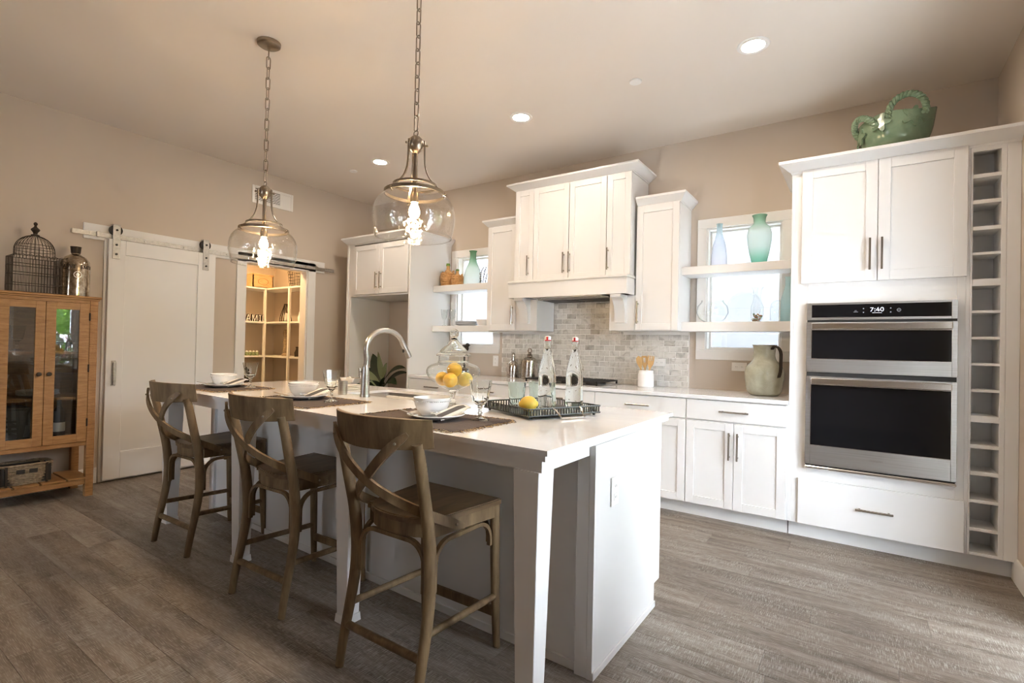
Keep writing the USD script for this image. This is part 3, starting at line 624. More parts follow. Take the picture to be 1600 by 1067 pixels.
# double oven
o = Thing('double_wall_oven', 'stainless steel double wall oven with black glass doors and lit clock', 'oven', (.395, -.645, .486))
yo = -.628
o.add('body', bx(.022, .768, yo + .002, -.05, .490, 1.562), DARKIN)
def ring(x0, x1, z0, z1, a0, a1, b0, b1, ya, yb, c=.0015):
    return J(bx(x0, a0, ya, yb, z0, z1, c), bx(a1, x1, ya, yb, z0, z1, c), bx(a0, a1, ya, yb, z0, b0, c), bx(a0, a1, ya, yb, b1, z1, c))
p = o.add('control_panel', ring(.017, .773, 1.455, 1.565, .045, .745, 1.471, 1.552, -.663, yo), STEEL)
o.add('touch_panel', bx(.044, .746, -.6605, -.64, 1.470, 1.553), BLACKG, p)
def txt(s, h, x, y, z, bold=False, d=.0006):
    m = meshkit.text_mesh(s, h, d, bold); m = tm(m.vertices, m.faces); w = m.bounds[1][0] - m.bounds[0][0]
    return toy(mv(m, x - w / 2 - m.bounds[0][0], z - h / 2), y)
o.add('clock_display', txt('7:40', .024, .393, -.6610, 1.518, True), CLOCK, p)
o.add('display_mark', bx(.369, .417, -.6614, -.6608, 1.495, 1.498), CLOCK, p)
o.add('display_mark', [bx(.272, .296, -.6614, -.6608, 1.502, 1.505), txt('oo', .008, .284, -.6610, 1.512)], ICONW, p)
for xx in (.324, .461):
    o.add('display_mark', [cyl((xx, -.6612, 1.524), (xx, -.6605, 1.524), .004, 10), cyl((xx, -.6612, 1.500), (xx, -.6605, 1.500), .004, 10)], ICONW, p)
o.add('display_mark', mv(J(torus((0, 0, 0), .009, .0012, 18, 5)), 0, 0, 0) if False else toy(mv(ext(Point(0, 0).buffer(.010, 10).difference(Point(0, 0).buffer(.0075, 10)).union(sbox(-.004, -.001, .004, .001)), .0006), .501, 1.512), -.6610), ICONW, p)
def oven_door(zb, zt, g0, g1, hz0, hz1):
    d = o.add('oven_door', ring(.017, .773, zb, zt, .046, .747, g0, g1, -.672, yo), STEEL)
    o.add('window', bx(.045, .748, -.6685, -.640, g0 - .001, g1 + .001), BLACKG, d)
    o.add('window_trim', ring(.0445, .7485, g0 - .003, g1 + .003, .0475, .7455, g0, g1, -.6735, -.67, .0003), STEELH, d)
    o.add('handle', [bx(.047, .746, -.715, -.699, hz0, hz1, .005), bx(.058, .078, -.700, -.672, hz0 + .008, hz1 - .008, .002), bx(.715, .735, -.700, -.672, hz0 + .008, hz1 - .008, .002)], STEELH, d, smooth=25)
    return d
oven_door(1.116, 1.440, 1.205, 1.388, 1.392, 1.435)
dd = oven_door(.516, 1.088, .643, 1.034, 1.038, 1.080)
o.add('brand_lettering', txt('Whirlpool', .011, .396, -.6722, .583), STEELH, dd)
o.add('lower_vent_trim', bx(.017, .773, -.678, yo, .486, .507, .006), STEELH)
for a, b in ((1.0885, 1.1155), (1.4405, 1.4545), (.5075, .5155)): o.add('vent_gap', bx(.019, .771, -.652, yo, a, b), BLACKM)
# ================================================================ ISLAND
IT = np.array([(-.487, -3.150), (-.487, -1.865), (-3.650, -1.892), (-3.650, -3.025)])
def lerp(x): return -3.150 + (x + .487) / (-3.650 + .487) * .125     # front edge of the top at x
def slab(off, z0, z1, hole=None, c=0):
    p = Polygon(IT).buffer(-off, join_style=2) if off else Polygon(IT)
    if hole is not None: p = p.difference(hole)
    return mv(ext(p, z1 - z0), 0, 0, z0)
SINK = sbox(-2.44, -2.385, -1.73, -2.045).buffer(.02, 6)
one('island_countertop', 'white quartz island countertop with sink cut-out and place settings', 'countertop', [slab(0, .897, .914, SINK)], QUARTZ, smooth=False)
i = Thing('kitchen_island', 'long white kitchen island with tapered legs and overhanging seating side', 'kitchen island', (-2.05, -2.45, 0))
inner = Polygon([(-.53, -2.70), (-.53, -2.08), (-3.56, -2.08), (-3.56, -2.62)])
def rim(off, z0, z1, holeoff):
    o_ = Polygon(IT).buffer(-off, join_style=2); n_ = Polygon(IT).buffer(-holeoff, join_style=2)
    return mv(ext(o_.difference(n_), z1 - z0), 0, 0, z0)
i.add('sub_top', rim(.018, .874, .897, .14), WHITE, smooth=False)
yk = lambda x: -2.745 + (x + .52) * -.0245          # the knee wall's face
def xbar(x0, x1, y0f, y1f, z0, z1):
    return mv(ext(Polygon([(x0, y0f(x0)), (x1, y0f(x1)), (x1, y1f(x1)), (x0, y1f(x0))]), z1 - z0), 0, 0, z0)
fe = lambda d: (lambda x: lerp(x) + d)
i.add('apron', [xbar(-3.612, -.523, fe(.028), fe(.048), .834, .8738), bx(-.545, -.523, -3.1005, -2.773, .834, .8738), bx(-3.612, -3.590, -2.976, -2.692, .834, .8738)], WHITE, smooth=False)
i.add('knee_wall', xbar(-3.570, -.545, yk, lambda x: yk(x) + .03, 0, .8738), WHITE, smooth=False)
i.add('base_molding', [xbar(-3.575, -.572, lambda x: yk(x) - .011, yk, 0, .034), bx(-.4975, -.490, -2.772, -2.085, 0, .030, .002)], WHITE, smooth=False)
i.add('end_panel', mv(tox(ext(Polygon([(-2.772, 0), (-2.085, 0), (-2.085, .11), (-2.012, .11), (-2.012, .8738), (-2.772, .8738)]), .0225), 0), -.520), WHITE)
i.add('corner_post', bx(-.572, -.5202, -2.7715, -2.72, 0, .8737, .0015), WHITE)
i.add('end_panel', bx(-3.592, -3.5702, -2.639, -2.03, 0, .8738, .001), WHITE)
i.add('corner_post', bx(-3.592, -3.535, -2.690, -2.6395, 0, .8737, .0015), WHITE)
i.add('rear_cabinet_face', [bx(-3.57, -.5202, -2.05, -2.033, .11, .8738), bx(-3.57, -.5202, -2.11, -2.09, 0, .11), bx(-3.57, -.5202, -2.6, -2.05, .11, .13)], WHITE)
for k in range(5):
    a = -3.56 + k * .607
    i.add('door', shaker(a + .003, a + .604, .113, .875, -.01, .058) if False else rot(shaker(-.3, .3, .113, .875, 0, .058), PI, (0, 0, 1)).apply_translation((a + .3035, -2.012, 0)), WHITE)
def frustum(x, y, h0, h1, z0, z1, c=.002):
    a = []
    for h, z in ((h0, z0), (h1, z1)):
        for sx, sy in ((-1, -1), (1, -1), (1, 1), (-1, 1)):
            a += [(x + sx * (h - c), y + sy * h, z), (x + sx * h, y + sy * (h - c), z)]
    return trimesh.convex.convex_hull(np.array(a))
for x in (-.580, -1.565, -2.555, -3.550):
    y = lerp(x) + .070
    lg = i.add('leg', frustum(x, y, .034, .0495, .030, .834), WHITE)
    i.add('foot_block', frustum(x, y, .041, .038, 0, .034), WHITE, lg)
# sink and faucet
s = Thing('kitchen_sink', 'stainless steel undermount sink basin in the island top', 'sink', (-2.085, -2.215, .70))
o_ = SINK.buffer(.012, 6); i_ = SINK.buffer(-.004, 6)
s.add('basin', [mv(ext(o_.difference(i_), .205), 0, 0, .691), mv(ext(o_, .006), 0, 0, .686)], STEEL, smooth=40)
s.add('drain', lathe([(0, .692), (.045, .692), (.045, .696), (.03, .694), (0, .694)], 20, (-2.085, -2.2, 0)), STEELH)
f = Thing('kitchen_faucet', 'brushed steel gooseneck pull-down faucet beside the island sink', 'faucet', (-2.171, -2.471, .914))
fx, fy = -2.171, -2.471
f.add('base', lathe([(0, .914), (.031, .914), (.031, .924), (.027, .932), (.025, 1.03), (.0215, 1.085), (.019, 1.10), (0, 1.10)], 24, (fx, fy, 0)), STEEL)
arc = [(fx, fy, 1.095), (fx, fy, 1.20)] + [(fx, fy + .155 - .155 * math.cos(a), 1.200 + .124 * math.sin(a)) for a in np.linspace(.05, PI * .86, 18)]
sp = spl(arc, 40)
f.add('spout', tube(sp, .0162, 14), STEEL)
e = sp[-1]; dv = sp[-1] - sp[-2]; dv /= np.linalg.norm(dv)
hd = f.add('spray_head', tube([e - dv * .005, e + dv * .02, e + dv * .10, e + dv * .118], [.0160, .0175, .0205, .0185], 16), STEEL)
f.add('button', ball(e + dv * .06 + np.array([0, -.021, -.006]), .009, 1, (1, .6, 1.6)), BLACKM, hd)
f.add('lever', [cyl((fx, fy, 1.0), (fx - .05, fy + .01, 1.0), .012, 12), tube([(fx - .045, fy + .01, 1.0), (fx - .07, fy + .015, 1.04), (fx - .078, fy + .018, 1.085)], [.008, .0065, .005], 10)], STEEL)

# ================================================================ COUNTER STOOLS
def make_stool(label, loc, rz=0.0):
    """origin on the floor under the middle of the back legs' feet line; the sitter faces +y"""
    t = Thing('counter_stool', label, 'counter stool', loc, rz, group='cross-back stools along the island')
    A = lambda n, m, mt=STOOLW, par=None, sm=40, l=None: t.add(n, m, mt, par, sm, l, world=False)
    # seat: rounded rear corners, wider at the front
    p = Polygon([(-.172, .085), (.172, .085), (.215, .455), (-.215, .455)]).buffer(.0, join_style=1)
    p = unary_union([Polygon([(-.165, .10), (.165, .10), (.208, .446), (-.208, .446)]).buffer(.012, 6), Polygon([(-.10, .10)] + [(.135 * math.cos(a), .125 + .052 * math.sin(a)) for a in np.linspace(PI, 2 * PI, 14)] + [(.10, .10)]).buffer(.028, 8)])
    top = mv(ext(p, .022), 0, 0, .590); dip = np.array(top.vertices)
    A('seat', J(mv(ext(p, .018), 0, 0, .592), mv(ext(p.buffer(-.006), .006), 0, 0, .608)), SEATW)
    A('seat_apron', mv(ext(p.buffer(-.010).difference(p.buffer(-.032)), .052), 0, 0, .541))
    # back legs
    for s in (-1, 1):
        c = [(s * .205, 0, 0), (s * .203, .030, .177), (s * .200, .052, .295), (s * .197, .062, .392), (s * .196, .060, .494), (s * .197, .047, .598), (s * .200, .018, .729), (s * .204, -.012, .858), (s * .206, -.026, .905)]
        q = spl(c, 34)
        lg = A('leg', tube(q, np.interp(q[:, 2], [0, .2, .5, .8, .9], [.0165, .020, .0235, .021, .0195]), 14))
        A('foot_glide', lathe([(0, 0), (.014, 0), (.016, .006), (0, .006)], 14, (s * .205, -.001, -.0005)), BLACKM, lg)
    for s in (-1, 1):
        q = np.array([(s * .203, .462, 0), (s * .199, .452, .2), (s * .196, .440, .545), (s * .196, .438, .592)])
        lg = A('leg', tube(spl(q, 14), np.interp(np.linspace(0, 1, 14), [0, .4, 1], [.0150, .0185, .021]), 14))
        A('foot_glide', lathe([(0, 0), (.013, 0), (.015, .006), (0, .006)], 14, (s * .203, .461, -.0005)), BLACKM, lg)
    # crest rail, bowed so its ends come forward
    n = 26; ang = np.linspace(-1, 1, n)
    ins, outs = [], []
    V = []
    for a in ang:
        x = a * .250; y = -.088 + .092 * a * a
        nx, ny = 2 * .092 * a / .250, -1.0; l = math.hypot(nx, ny); nx, ny = nx / l, ny / l     # towards the rear
        zt = .986 + .004 * (1 - a * a); zb = .888 - .012 * (1 - a * a)
        e = .010 * (1 - abs(a) ** 6) + .002; lean = .006
        V.append([(x + nx * e, y + ny * e - lean, zt - .003), (x + nx * e * .5, y + ny * e * .5 - lean, zt), (x - nx * e * .5, y - ny * e * .5 - lean, zt), (x - nx * e, y - ny * e - lean, zt - .003),
                  (x - nx * e, y - ny * e + lean, zb + .003), (x - nx * e * .5, y - ny * e * .5 + lean, zb), (x + nx * e * .5, y + ny * e * .5 + lean, zb), (x + nx * e, y + ny * e + lean, zb + .003)])
    v = np.array(V).reshape(-1, 3); fc = []
    for k in range(n - 1):
        for j in range(8):
            a0, a1, b1, b0 = k * 8 + j, k * 8 + (j + 1) % 8, (k + 1) * 8 + (j + 1) % 8, (k + 1) * 8 + j
            fc += [(a0, a1, b1), (a0, b1, b0)]
    for k, e in ((0, 0), (n - 1, 1)):
        for j in range(1, 7): fc.append((k * 8, k * 8 + j + e, k * 8 + j + 1 - e))
    cr = tm(v, fc); trimesh.repair.fix_normals(cr)
    rail = A('crest_rail', cr)
    # bentwood cross straps running from the rail, past the far leg, along the seat side
    for s in (-1, 1):
        P = [(s * .192, -.058, .938), (s * .10, -.090, .852), (0, -.076 + (.011 if s > 0 else 0), .768), (-s * .085, -.034 + (.008 if s > 0 else 0), .708), (-s * .150, .026, .662), (-s * .193, .100, .620), (-s * .214, .160, .590), (-s * .2215, .215, .568)]
        N = [(s * .62, -.8, .0), (s * .1, -1, 0), (0, -1, -.1), (-s * .35, -1, -.15), (-s * .75, -.75, -.1), (-s * 1, -.35, 0), (-s * 1, -.15, 0), (-s * 1, 0, 0)]
        q = spl(np.hstack([P, N]), 44)
        w = np.interp(np.linspace(0, 1, 44), [0, .03, .08, .92, .97, 1], [.016, .028, .034, .034, .028, .016])
        st = A('cross_strap', ribbon(q[:, :3], q[:, 3:], w, .011), STOOLW)
        for k in (3, 40):
            n_ = q[k, 3:] / np.linalg.norm(q[k, 3:])
            A('rivet', ball(q[k, :3] + n_ * .006, .0055, 1), NICKEL, st)
    # bentwood arches under the seat
    def arch(a, b, za, zb, inset=.0):
        a, b = np.array(a), np.array(b); r = .075; d = (b - a) / np.linalg.norm(b - a); L = np.linalg.norm(b - a); zt = .532
        pts = [np.r_[a, za], np.r_[a, (za + zt - r) / 2]] + [np.r_[a + d * r * (1 - math.cos(t_)), zt - r + r * math.sin(t_)] for t_ in np.linspace(0, PI / 2, 8)]
        pts += [np.r_[b - d * r * (1 - math.cos(t_)), zt - r + r * math.sin(t_)] for t_ in np.linspace(PI / 2, 0, 8)] + [np.r_[b, (zb + zt - r) / 2], np.r_[b, zb]]
        pts = np.array(pts); nn = np.array([(d[1], -d[0], 0)] * len(pts))
        return ribbon(pts, nn, .014, .017)
    A('leg_arch', arch((.192, .088), (.192, .412), .36, .43)); A('leg_arch', arch((-.192, .088), (-.192, .412), .36, .43))
    A('leg_arch', arch((-.168, .062), (.168, .062), .36, .36)); A('leg_arch', arch((-.166, .440), (.166, .440), .43, .43))
    for s in (-1, 1): A('stretcher', cyl((s * .2, .042, .230), (s * .198, .452, .212), .0135, 12))
    A('stretcher', cyl((-.203, .026, .152), (.203, .026, .152), .0150, 12))
    A('stretcher', bx(-.2, .2, .445, .461, .125, .165, .003))
    return t
st = make_stool('wooden cross-back counter stool nearest the camera, at the near end of the island', (-1.115, -3.265, 0))
dup(st, (-2.012, -3.212, 0), math.radians(1.5), 'wooden cross-back counter stool in the middle of the three at the island')
dup(st, (-3.045, -3.160, 0), math.radians(1.5), 'wooden cross-back counter stool farthest along the island, near the sliding door')

# ================================================================ PENDANTS, DOWNLIGHTS, CEILING FITTINGS
def pendant(label, loc):
    """origin at the middle of the glass's open rim"""
    t = Thing('pendant_light', label, 'pendant light', loc, group='clear glass pendants over the island')
    A = lambda n, m, mt=NICKEL, par=None, sm=40: t.add(n, m, mt, par, sm, world=False)
    hz = H - loc[2]
    outer = [(.176, .0), (.184, .028), (.190, .060), (.1925, .092), (.189, .128), (.178, .160), (.160, .184), (.140, .198), (.127, .203)]
    q = spl([(a, 0, b) for a, b in outer], 30)[:, [0, 2]]
    A('glass_shade', lathe([tuple(x) for x in q], 56), SHADE, None, True)
    A('shade_rim', torus((0, 0, .0), .1765, .0030, 56, 6), SHADE)
    A('lower_ring', lathe([(.136, .200), (.142, .200), (.142, .215), (.136, .215)], 48, closed=True))
    A('upper_ring', lathe([(.098, .240), (.103, .240), (.103, .250), (.098, .250)], 40, closed=True))
    for k in range(3):
        a = k * 2 * PI / 3 + .5; ca, sa = math.cos(a), math.sin(a)
        P = spl([(r * ca, r * sa, z) for r, z in ((.139, .211), (.125, .219), (.102, .241), (.078, .266), (.052, .318), (.044, .38), (.042, .455))], 24)
        arm = A('arm', ribbon(P, np.array([(ca, sa, .3)] * 24), .012, .005))
        A('thumb_screw', J(cyl((.03 * ca, .03 * sa, .432), (.056 * ca, .056 * sa, .432), .0035, 8), ball((.058 * ca, .058 * sa, .432), .006, 1)), NICKEL, arm)
        A('rim_clip', bx(-.006, .006, -.003, .003, 0, .03) if False else tube([(.140 * ca, .140 * sa, .208), (.152 * ca, .152 * sa, .202), (.135 * ca, .135 * sa, .188)], .0035, 6), NICKEL, arm)
    A('hub', lathe([(0, .395), (.012, .397), (.030, .415), (.038, .437), (.034, .460), (.020, .476), (.008, .482), (0, .482)], 24))
    A('stem', J(cyl((0, 0, .19), (0, 0, .40), .011, 14), lathe([(0, .165), (.019, .165), (.020, .20), (.015, .215), (0, .215)], 18)))
    bl = A('bulb', lathe([(0, .090), (.013, .093), (.023, .104), (.026, .118), (.023, .136), (.016, .152), (.012, .164), (0, .164)], 20), BULB_GLASS)
    pts = []
    loop = A('chain_loop', torus((0, 0, 0), .014, .003, 20, 6).apply_transform(trimesh.transformations.rotation_matrix(PI / 2, [1, 0, 0])).apply_translation((0, 0, .492)))
    z = .503; k = 0; links = []; L, W = .074, .024
    while z + L < hz - .03:
        c = [(W / 2 * math.cos(a), 0, (L - W) / 2 * (1 if math.sin(a) >= 0 else -1) + W / 2 * math.sin(a)) for a in np.linspace(0, 2 * PI, 17)[:-1]]
        m = tube(c, .0034, 6, closed=True)
        if k % 2: m = rot(m, PI / 2, (0, 0, 1))
        A('chain_link', mv(m, 0, 0, z + L / 2), NICKEL); z += L - .0105; k += 1
    A('ceiling_canopy', lathe([(0, hz - .045), (.008, hz - .045), (.010, hz - .030), (.055, hz - .026), (.066, hz - .018), (.069, hz - .001), (0, hz - .001)], 36))
    A('canopy_loop', cyl((0, 0, z - .005), (0, 0, hz - .028), .004, 8))
    return t
pendant('clear glass pendant hanging nearer the pantry doorway', (-2.715, -2.824, 1.713))
pendant('clear glass pendant hanging nearer the camera, its canopy out of sight', (-1.430, -2.820, 1.742))
def downlight(label, x, y):
    t = Thing('recessed_downlight', label, 'recessed ceiling light', (x, y, H), group='round recessed ceiling lights')
    t.add('trim_ring', lathe([(.062, -.001), (.066, -.006), (.088, -.005), (.092, -.001), (.092, 0), (.062, 0)], 40, closed=True), TRIMW, world=False)
    t.add('lens', lathe([(0, -.003), (.062, -.003), (.062, -.001), (0, -.001)][::1], 32), CAN_GLOW, world=False)
downlight('round recessed ceiling light nearest the oven tower', -.241, -1.222)
downlight('round recessed ceiling light in front of the range hood cabinet', -1.954, -1.159)
downlight('round recessed ceiling light in front of the refrigerator alcove', -3.719, -1.070)
one('sprinkler_cover', 'small round white sprinkler cover on the ceiling near the oven tower light', 'sprinkler cover', lathe([(0, H - .010), (.038, H - .010), (.042, H - .006), (.042, H), (0, H)], 28, (-.984, -1.201, 0)), TRIMW, loc=(-.984, -1.201, H - .006))
one('sprinkler_cover', 'small round white sprinkler cover on the ceiling towards the alcove corner', 'sprinkler cover', lathe([(0, H - .010), (.038, H - .010), (.042, H - .006), (.042, H), (0, H)], 28, (-4.177, -1.039, 0)), TRIMW, loc=(-4.177, -1.039, H - .006))
v = Thing('air_vent', 'white louvred air vent high on the left wall', 'air vent', (XL, -1.40, 2.72))
v.add('frame', [bx(XL, XL + .012, -1.640, -1.612, 2.725, 2.915, .002), bx(XL, XL + .012, -1.195, -1.168, 2.725, 2.915, .002), bx(XL, XL + .012, -1.612, -1.195, 2.885, 2.915, .002), bx(XL, XL + .012, -1.612, -1.195, 2.725, 2.755, .002), bx(XL, XL + .012, -1.327, -1.305, 2.755, 2.885)], TRIMW)
v.add('backing', bx(XL - .002, XL + .001, -1.612, -1.195, 2.755, 2.885), DARKIN)
for k in range(7):
    zc = 2.764 + k * .018
    v.add('slat', [rot(bx(XL + .002, XL + .006, -1.612, -1.327, zc - .0055, zc + .0055), .5, (0, 1, 0), (XL + .004, 0, zc))], TRIMW)
v.add('damper_panel', bx(XL + .001, XL + .008, -1.305, -1.195, 2.755, 2.885), TRIMW)
# pantry lamp
t = Thing('pantry_ceiling_lamp', 'warm ceiling lamp inside the pantry', 'ceiling lamp', (-5.75, -1.35, 2.7))
t.add('housing', lathe([(.13, -.03), (.14, -.03), (.14, 0), (.13, 0)], 32, closed=True), TRIMW, world=False)
t.add('lens', lathe([(0, -.035), (.13, -.03), (.13, -.01), (0, -.01)], 32), PANTRY_GLOW, world=False)
# ================================================================ DISPLAY CABINET AT THE LEFT WALL
c = Thing('display_cabinet', 'honey pine display cabinet with two glass doors and an open lower shelf', 'display cabinet', (-4.86, -3.37, 0))
cx0, cx1, cy0, cy1 = -5.050, -4.660, -3.685, -3.060
c.add('top', [bx(cx0 - .004, cx1 + .018, cy0 - .018, cy1 + .018, 1.540, 1.558, .004), bx(cx0, cx1 + .008, cy0 - .008, cy1 + .008, 1.526, 1.541, .003)], PINE)
for x in (cx0, cx1 - .05):
    for y in (cy0, cy1 - .05): c.add('leg', bx(x, x + .05, y, y + .05, 0.0, 1.527, .002), PINEV)
for y in (cy0 + .012, cy1 - .030): c.add('side_panel', bx(cx0 + .05, cx1 - .05, y, y + .018, .40, 1.527), PINEV)
c.add('back_panel', bx(cx0 + .004, cx0 + .012, cy0 + .05, cy1 - .05, .40, 1.527), PINEV)
c.add('apron', bx(cx1 - .03, cx1 - .006, cy0 + .05, cy1 - .05, .398, .430, .002), PINE)
c.add('front_rail', bx(cx1 - .03, cx1 - .004, cy0 + .05, cy1 - .05, 1.503, 1.527, .001), PINE)
c.add('cabinet_floor', bx(cx0 + .012, cx1 - .022, cy0 + .03, cy1 - .03, .43, .45), PINE)
for z in (.775, 1.122): c.add('shelf', bx(cx0 + .014, cx1 - .030, cy0 + .032, cy1 - .032, z - .014, z + .006), PINE)
def pine_door(y0, y1, g0, g1, ky, label):
    d = c.add('door', [bx(cx1 - .020, cx1, y0, g0, .432, 1.501, .0015), bx(cx1 - .020, cx1, g1, y1, .432, 1.501, .0015), bx(cx1 - .020, cx1 - .001, g0, g1, 1.449, 1.501, .001), bx(cx1 - .020, cx1 - .001, g0, g1, .432, .494, .001)], PINE)
    c.add('glass_pane', bx(cx1 - .012, cx1 - .009, g0 - .006, g1 + .006, .488, 1.455), CABGL, d, smooth=False)
    c.add('knob', rot(lathe([(0, 0), (.008, 0), (.006, .010), (.015, .016), (.014, .024), (0, .027)], 16), PI / 2, (0, 1, 0)).apply_translation((cx1, ky, .962)), BRONZE, d)
    hy = y0 if abs(y0 - cy0) < .1 else y1
    for z in (.58, 1.0, 1.40): c.add('hinge', cyl((cx1 + .003, hy, z - .03), (cx1 + .003, hy, z + .03), .0055, 8), BRONZE, d)
pine_door(-3.632, -3.3735, -3.568, -3.428, -3.404, '')
pine_door(-3.3705, -3.112, -3.312, -3.174, -3.346, '')
for y in (cy0 + .005, cy1 - .035): c.add('shelf_rail', bx(cx0 + .05, cx1 - .05, y, y + .03, .095, .14), PINE)
c.add('shelf_rail', bx(cx1 - .045, cx1 - .01, cy0 + .05, cy1 - .05, .095, .138, .002), PINE); c.add('shelf_rail', bx(cx0 + .01, cx0 + .045, cy0 + .05, cy1 - .05, .095, .138, .002), PINE)
for k in range(4):
    a = cy0 + .02 + k * .150
    c.add('slat', bx(cx0 + .02, cx1 + .002, a, a + .136, .138, .152, .002), PINE)
# what stands inside the cabinet
def goblet(name, label, cat, loc, h=.17, r=.048, n=12, m=None, group=None, facets=True):
    k = h / .17; q = r / .048
    pr = [(0, .0), (.036, .0), (.0365, .004), (.020, .010), (.008, .016), (.0065, .026), (.0115, .032), (.0065, .038), (.0065, .050), (.0115, .056), (.009, .062), (.022, .070), (.032, .082), (.037, .105), (.048, .170), (.0455, .170), (.034, .108), (.028, .086), (.014, .076), (0, .074)]
    return one(name, label, cat, lathe([(a * q, b * k) for a, b in pr], n), m or GLASS, loc=loc, group=group, smooth=25 if facets else True, world=False)
goblet('glass_goblet', 'clear stemmed goblet on the upper shelf behind the left cabinet door', 'goblet', (-4.83, -3.49, 1.128), .19, .05)
def plate_mesh(r, h=.02, n=48):
    return lathe([(0, 0), (r * .55, 0), (r * .58, .003), (r * .80, h * .45), (r, h), (r * .985, h + .003), (r * .78, h * .6), (r * .56, .0055), (0, .005)], n)
def stack(name, label, cat, loc, r, count, m, group, step=.009):
    for k in range(count):
        one(name, label(k), cat, plate_mesh(r), m, loc=(loc[0], loc[1], loc[2] + k * step), group=group, smooth=40, world=False)
ordn = ['bottom', 'second', 'third', 'top']
stack('dinner_plate', lambda k: f'pale dinner plate in the pine cabinet, {ordn[k]} of the stack' , 'plate', (-4.86, -3.36, .782), .125, 4, CERAM, 'stacked plates in the pine cabinet')
b = one('storage_box', 'dark grey fabric box at the bottom behind the left cabinet door', 'storage box', [bx(-5.0, -4.74, -3.62, -3.42, .451, .70, .006), bx(-5.0, -4.738, -3.622, -3.418, .70, .712, .003)], DKFAB)
t = Thing('dark_wine_bottle', 'dark bottle with a pale label at the bottom behind the right cabinet door', 'bottle', (-4.80, -3.245, .451))
t.add('bottle', lathe([(0, 0), (.037, 0), (.038, .005), (.038, .19), (.030, .225), (.015, .25), (.014, .305), (.016, .31), (0, .31)], 24), BLACKG, world=False)
t.add('label', lathe([(.0385, .06), (.0385, .13)], 24), PAPERW, world=False)
one('black_tray_stand', 'small black bowl on the middle shelf of the pine cabinet', 'bowl', lathe([(0, 0), (.04, 0), (.06, .04), (.075, .07), (.070, .07), (.05, .03), (0, .012)], 24), BLACKM, loc=(-4.86, -3.22, 1.129), world=False)
# wicker basket on the lower shelf
k = Thing('wicker_basket', 'grey wicker basket on the lower shelf of the pine cabinet', 'basket', (-4.80, -3.44, .1535))
k.loc = np.array([0, 0, 0.]); 
def loopxy(hx, hy, z, cx, cy, n=10, wob=0, ph=0):
    p = []
    for a in np.linspace(0, 2 * PI, 4 * n + 1)[:-1]:
        ca, sa = math.cos(a), math.sin(a); e = 4.0
        rr = (abs(ca) ** e + abs(sa) ** e) ** (-1 / e)
        p.append((cx + hx * rr * ca * (1 + wob * math.sin(24 * a + ph)), cy + hy * rr * sa * (1 + wob * math.sin(24 * a + ph)), z))
    return p
k.loc = np.array([-4.80, -3.44, .1535])
rowsm = []
for r_ in range(13):
    z = .160 + r_ * .0105; s_ = .90 + .1 * r_ / 12
    rowsm.append(tube(loopxy(.095 * s_, .150 * s_, z, -4.80, -3.44, wob=.022, ph=PI * (r_ % 2)), .0062, 6, closed=True))
k.add('woven_wall', rowsm, WICKERG, kind='stuff')
k.add('base', bx(-4.885, -4.715, -3.575, -3.305, .1537, .162), WICKERG)
k.add('rim', [tube(loopxy(.097, .152, .298, -4.80, -3.44), .009, 8, closed=True)], WICKERG)
k.add('liner', mv(ext(sbox(-4.880, -3.572, -4.720, -3.308).buffer(.008).difference(sbox(-4.880, -3.572, -4.720, -3.308)), .125), 0, 0, .163), DARKIN)
for yy in (-3.475, -3.405): k.add('handle_hole', bx(-4.705, -4.6945, yy - .022, yy + .022, .240, .268), DARKIN)
for yy in (-3.55, -3.33): k.add('strap', [bx(-4.704, -4.694, yy - .006, yy + .006, .156, .30)], BRONZE)
# bird cage and mercury glass bottle on top
CT = 1.5582
g = Thing('bird_cage', 'domed antique wire bird cage on top of the pine cabinet', 'bird cage', (-4.865, -3.400, CT))
hx, hy = .105, .138; zb, zt = CT + .006, 1.835
bars = []
def ringwire(hx, hy, z, r=.0025):
    return tube([(-4.865 - hx, -3.40 - hy, z), (-4.865 + hx, -3.40 - hy, z), (-4.865 + hx, -3.40 + hy, z), (-4.865 - hx, -3.40 + hy, z)], r, 5, closed=True)
g.add('base_frame', [ringwire(hx, hy, zb, .005), bx(-4.865 - hx, -4.865 + hx, -3.40 - hy, -3.40 + hy, CT, CT + .004)], BRONZE)
for z in (1.63, 1.71, 1.775, 1.835): g.add('hoop', ringwire(hx, hy, z), BRONZE)
for k in range(17):
    yy = -3.40 - hy + 2 * hy * k / 16
    for xx in (-4.865 + hx, -4.865 - hx): bars.append(cyl((xx, yy, zb), (xx, yy, zt), .0016, 5))
for k in range(1, 11):
    xx = -4.865 - hx + 2 * hx * k / 11
    for yy in (-3.40 + hy, -3.40 - hy): bars.append(cyl((xx, yy, zb), (xx, yy, zt), .0016, 5))
g.add('upright_wires', bars, BRONZE, kind='stuff')
dw = []
for k in range(30):
    a = k * 2 * PI / 30
    P = [(-4.865 + .104 * math.cos(a) * math.cos(s), -3.40 + .117 * math.sin(a) * math.cos(s), zt + (.05 if s > 0 else 0) + .118 * math.sin(s)) for s in [0] + list(np.linspace(.001, PI / 2 * .94, 9))]
    dw.append(tube(P, .0015, 5))
g.add('dome_wires', dw, BRONZE, kind='stuff')
for z, q in ((1.885, 1.0), (1.925, .93)):
    g.add('hoop', tube([(-4.865 + .104 * q * math.cos(a), -3.40 + .117 * q * math.sin(a), z) for a in np.linspace(0, 2 * PI, 33)[:-1]], .002, 5, closed=True), BRONZE)
sc = [(-4.865 + hx, -3.40 - hy + 2 * hy * k / 24, zt + .006 + .006 * math.cos(k * PI / 2)) for k in range(25)]
g.add('scalloped_edge', tube(sc, .0018, 5), BRONZE)
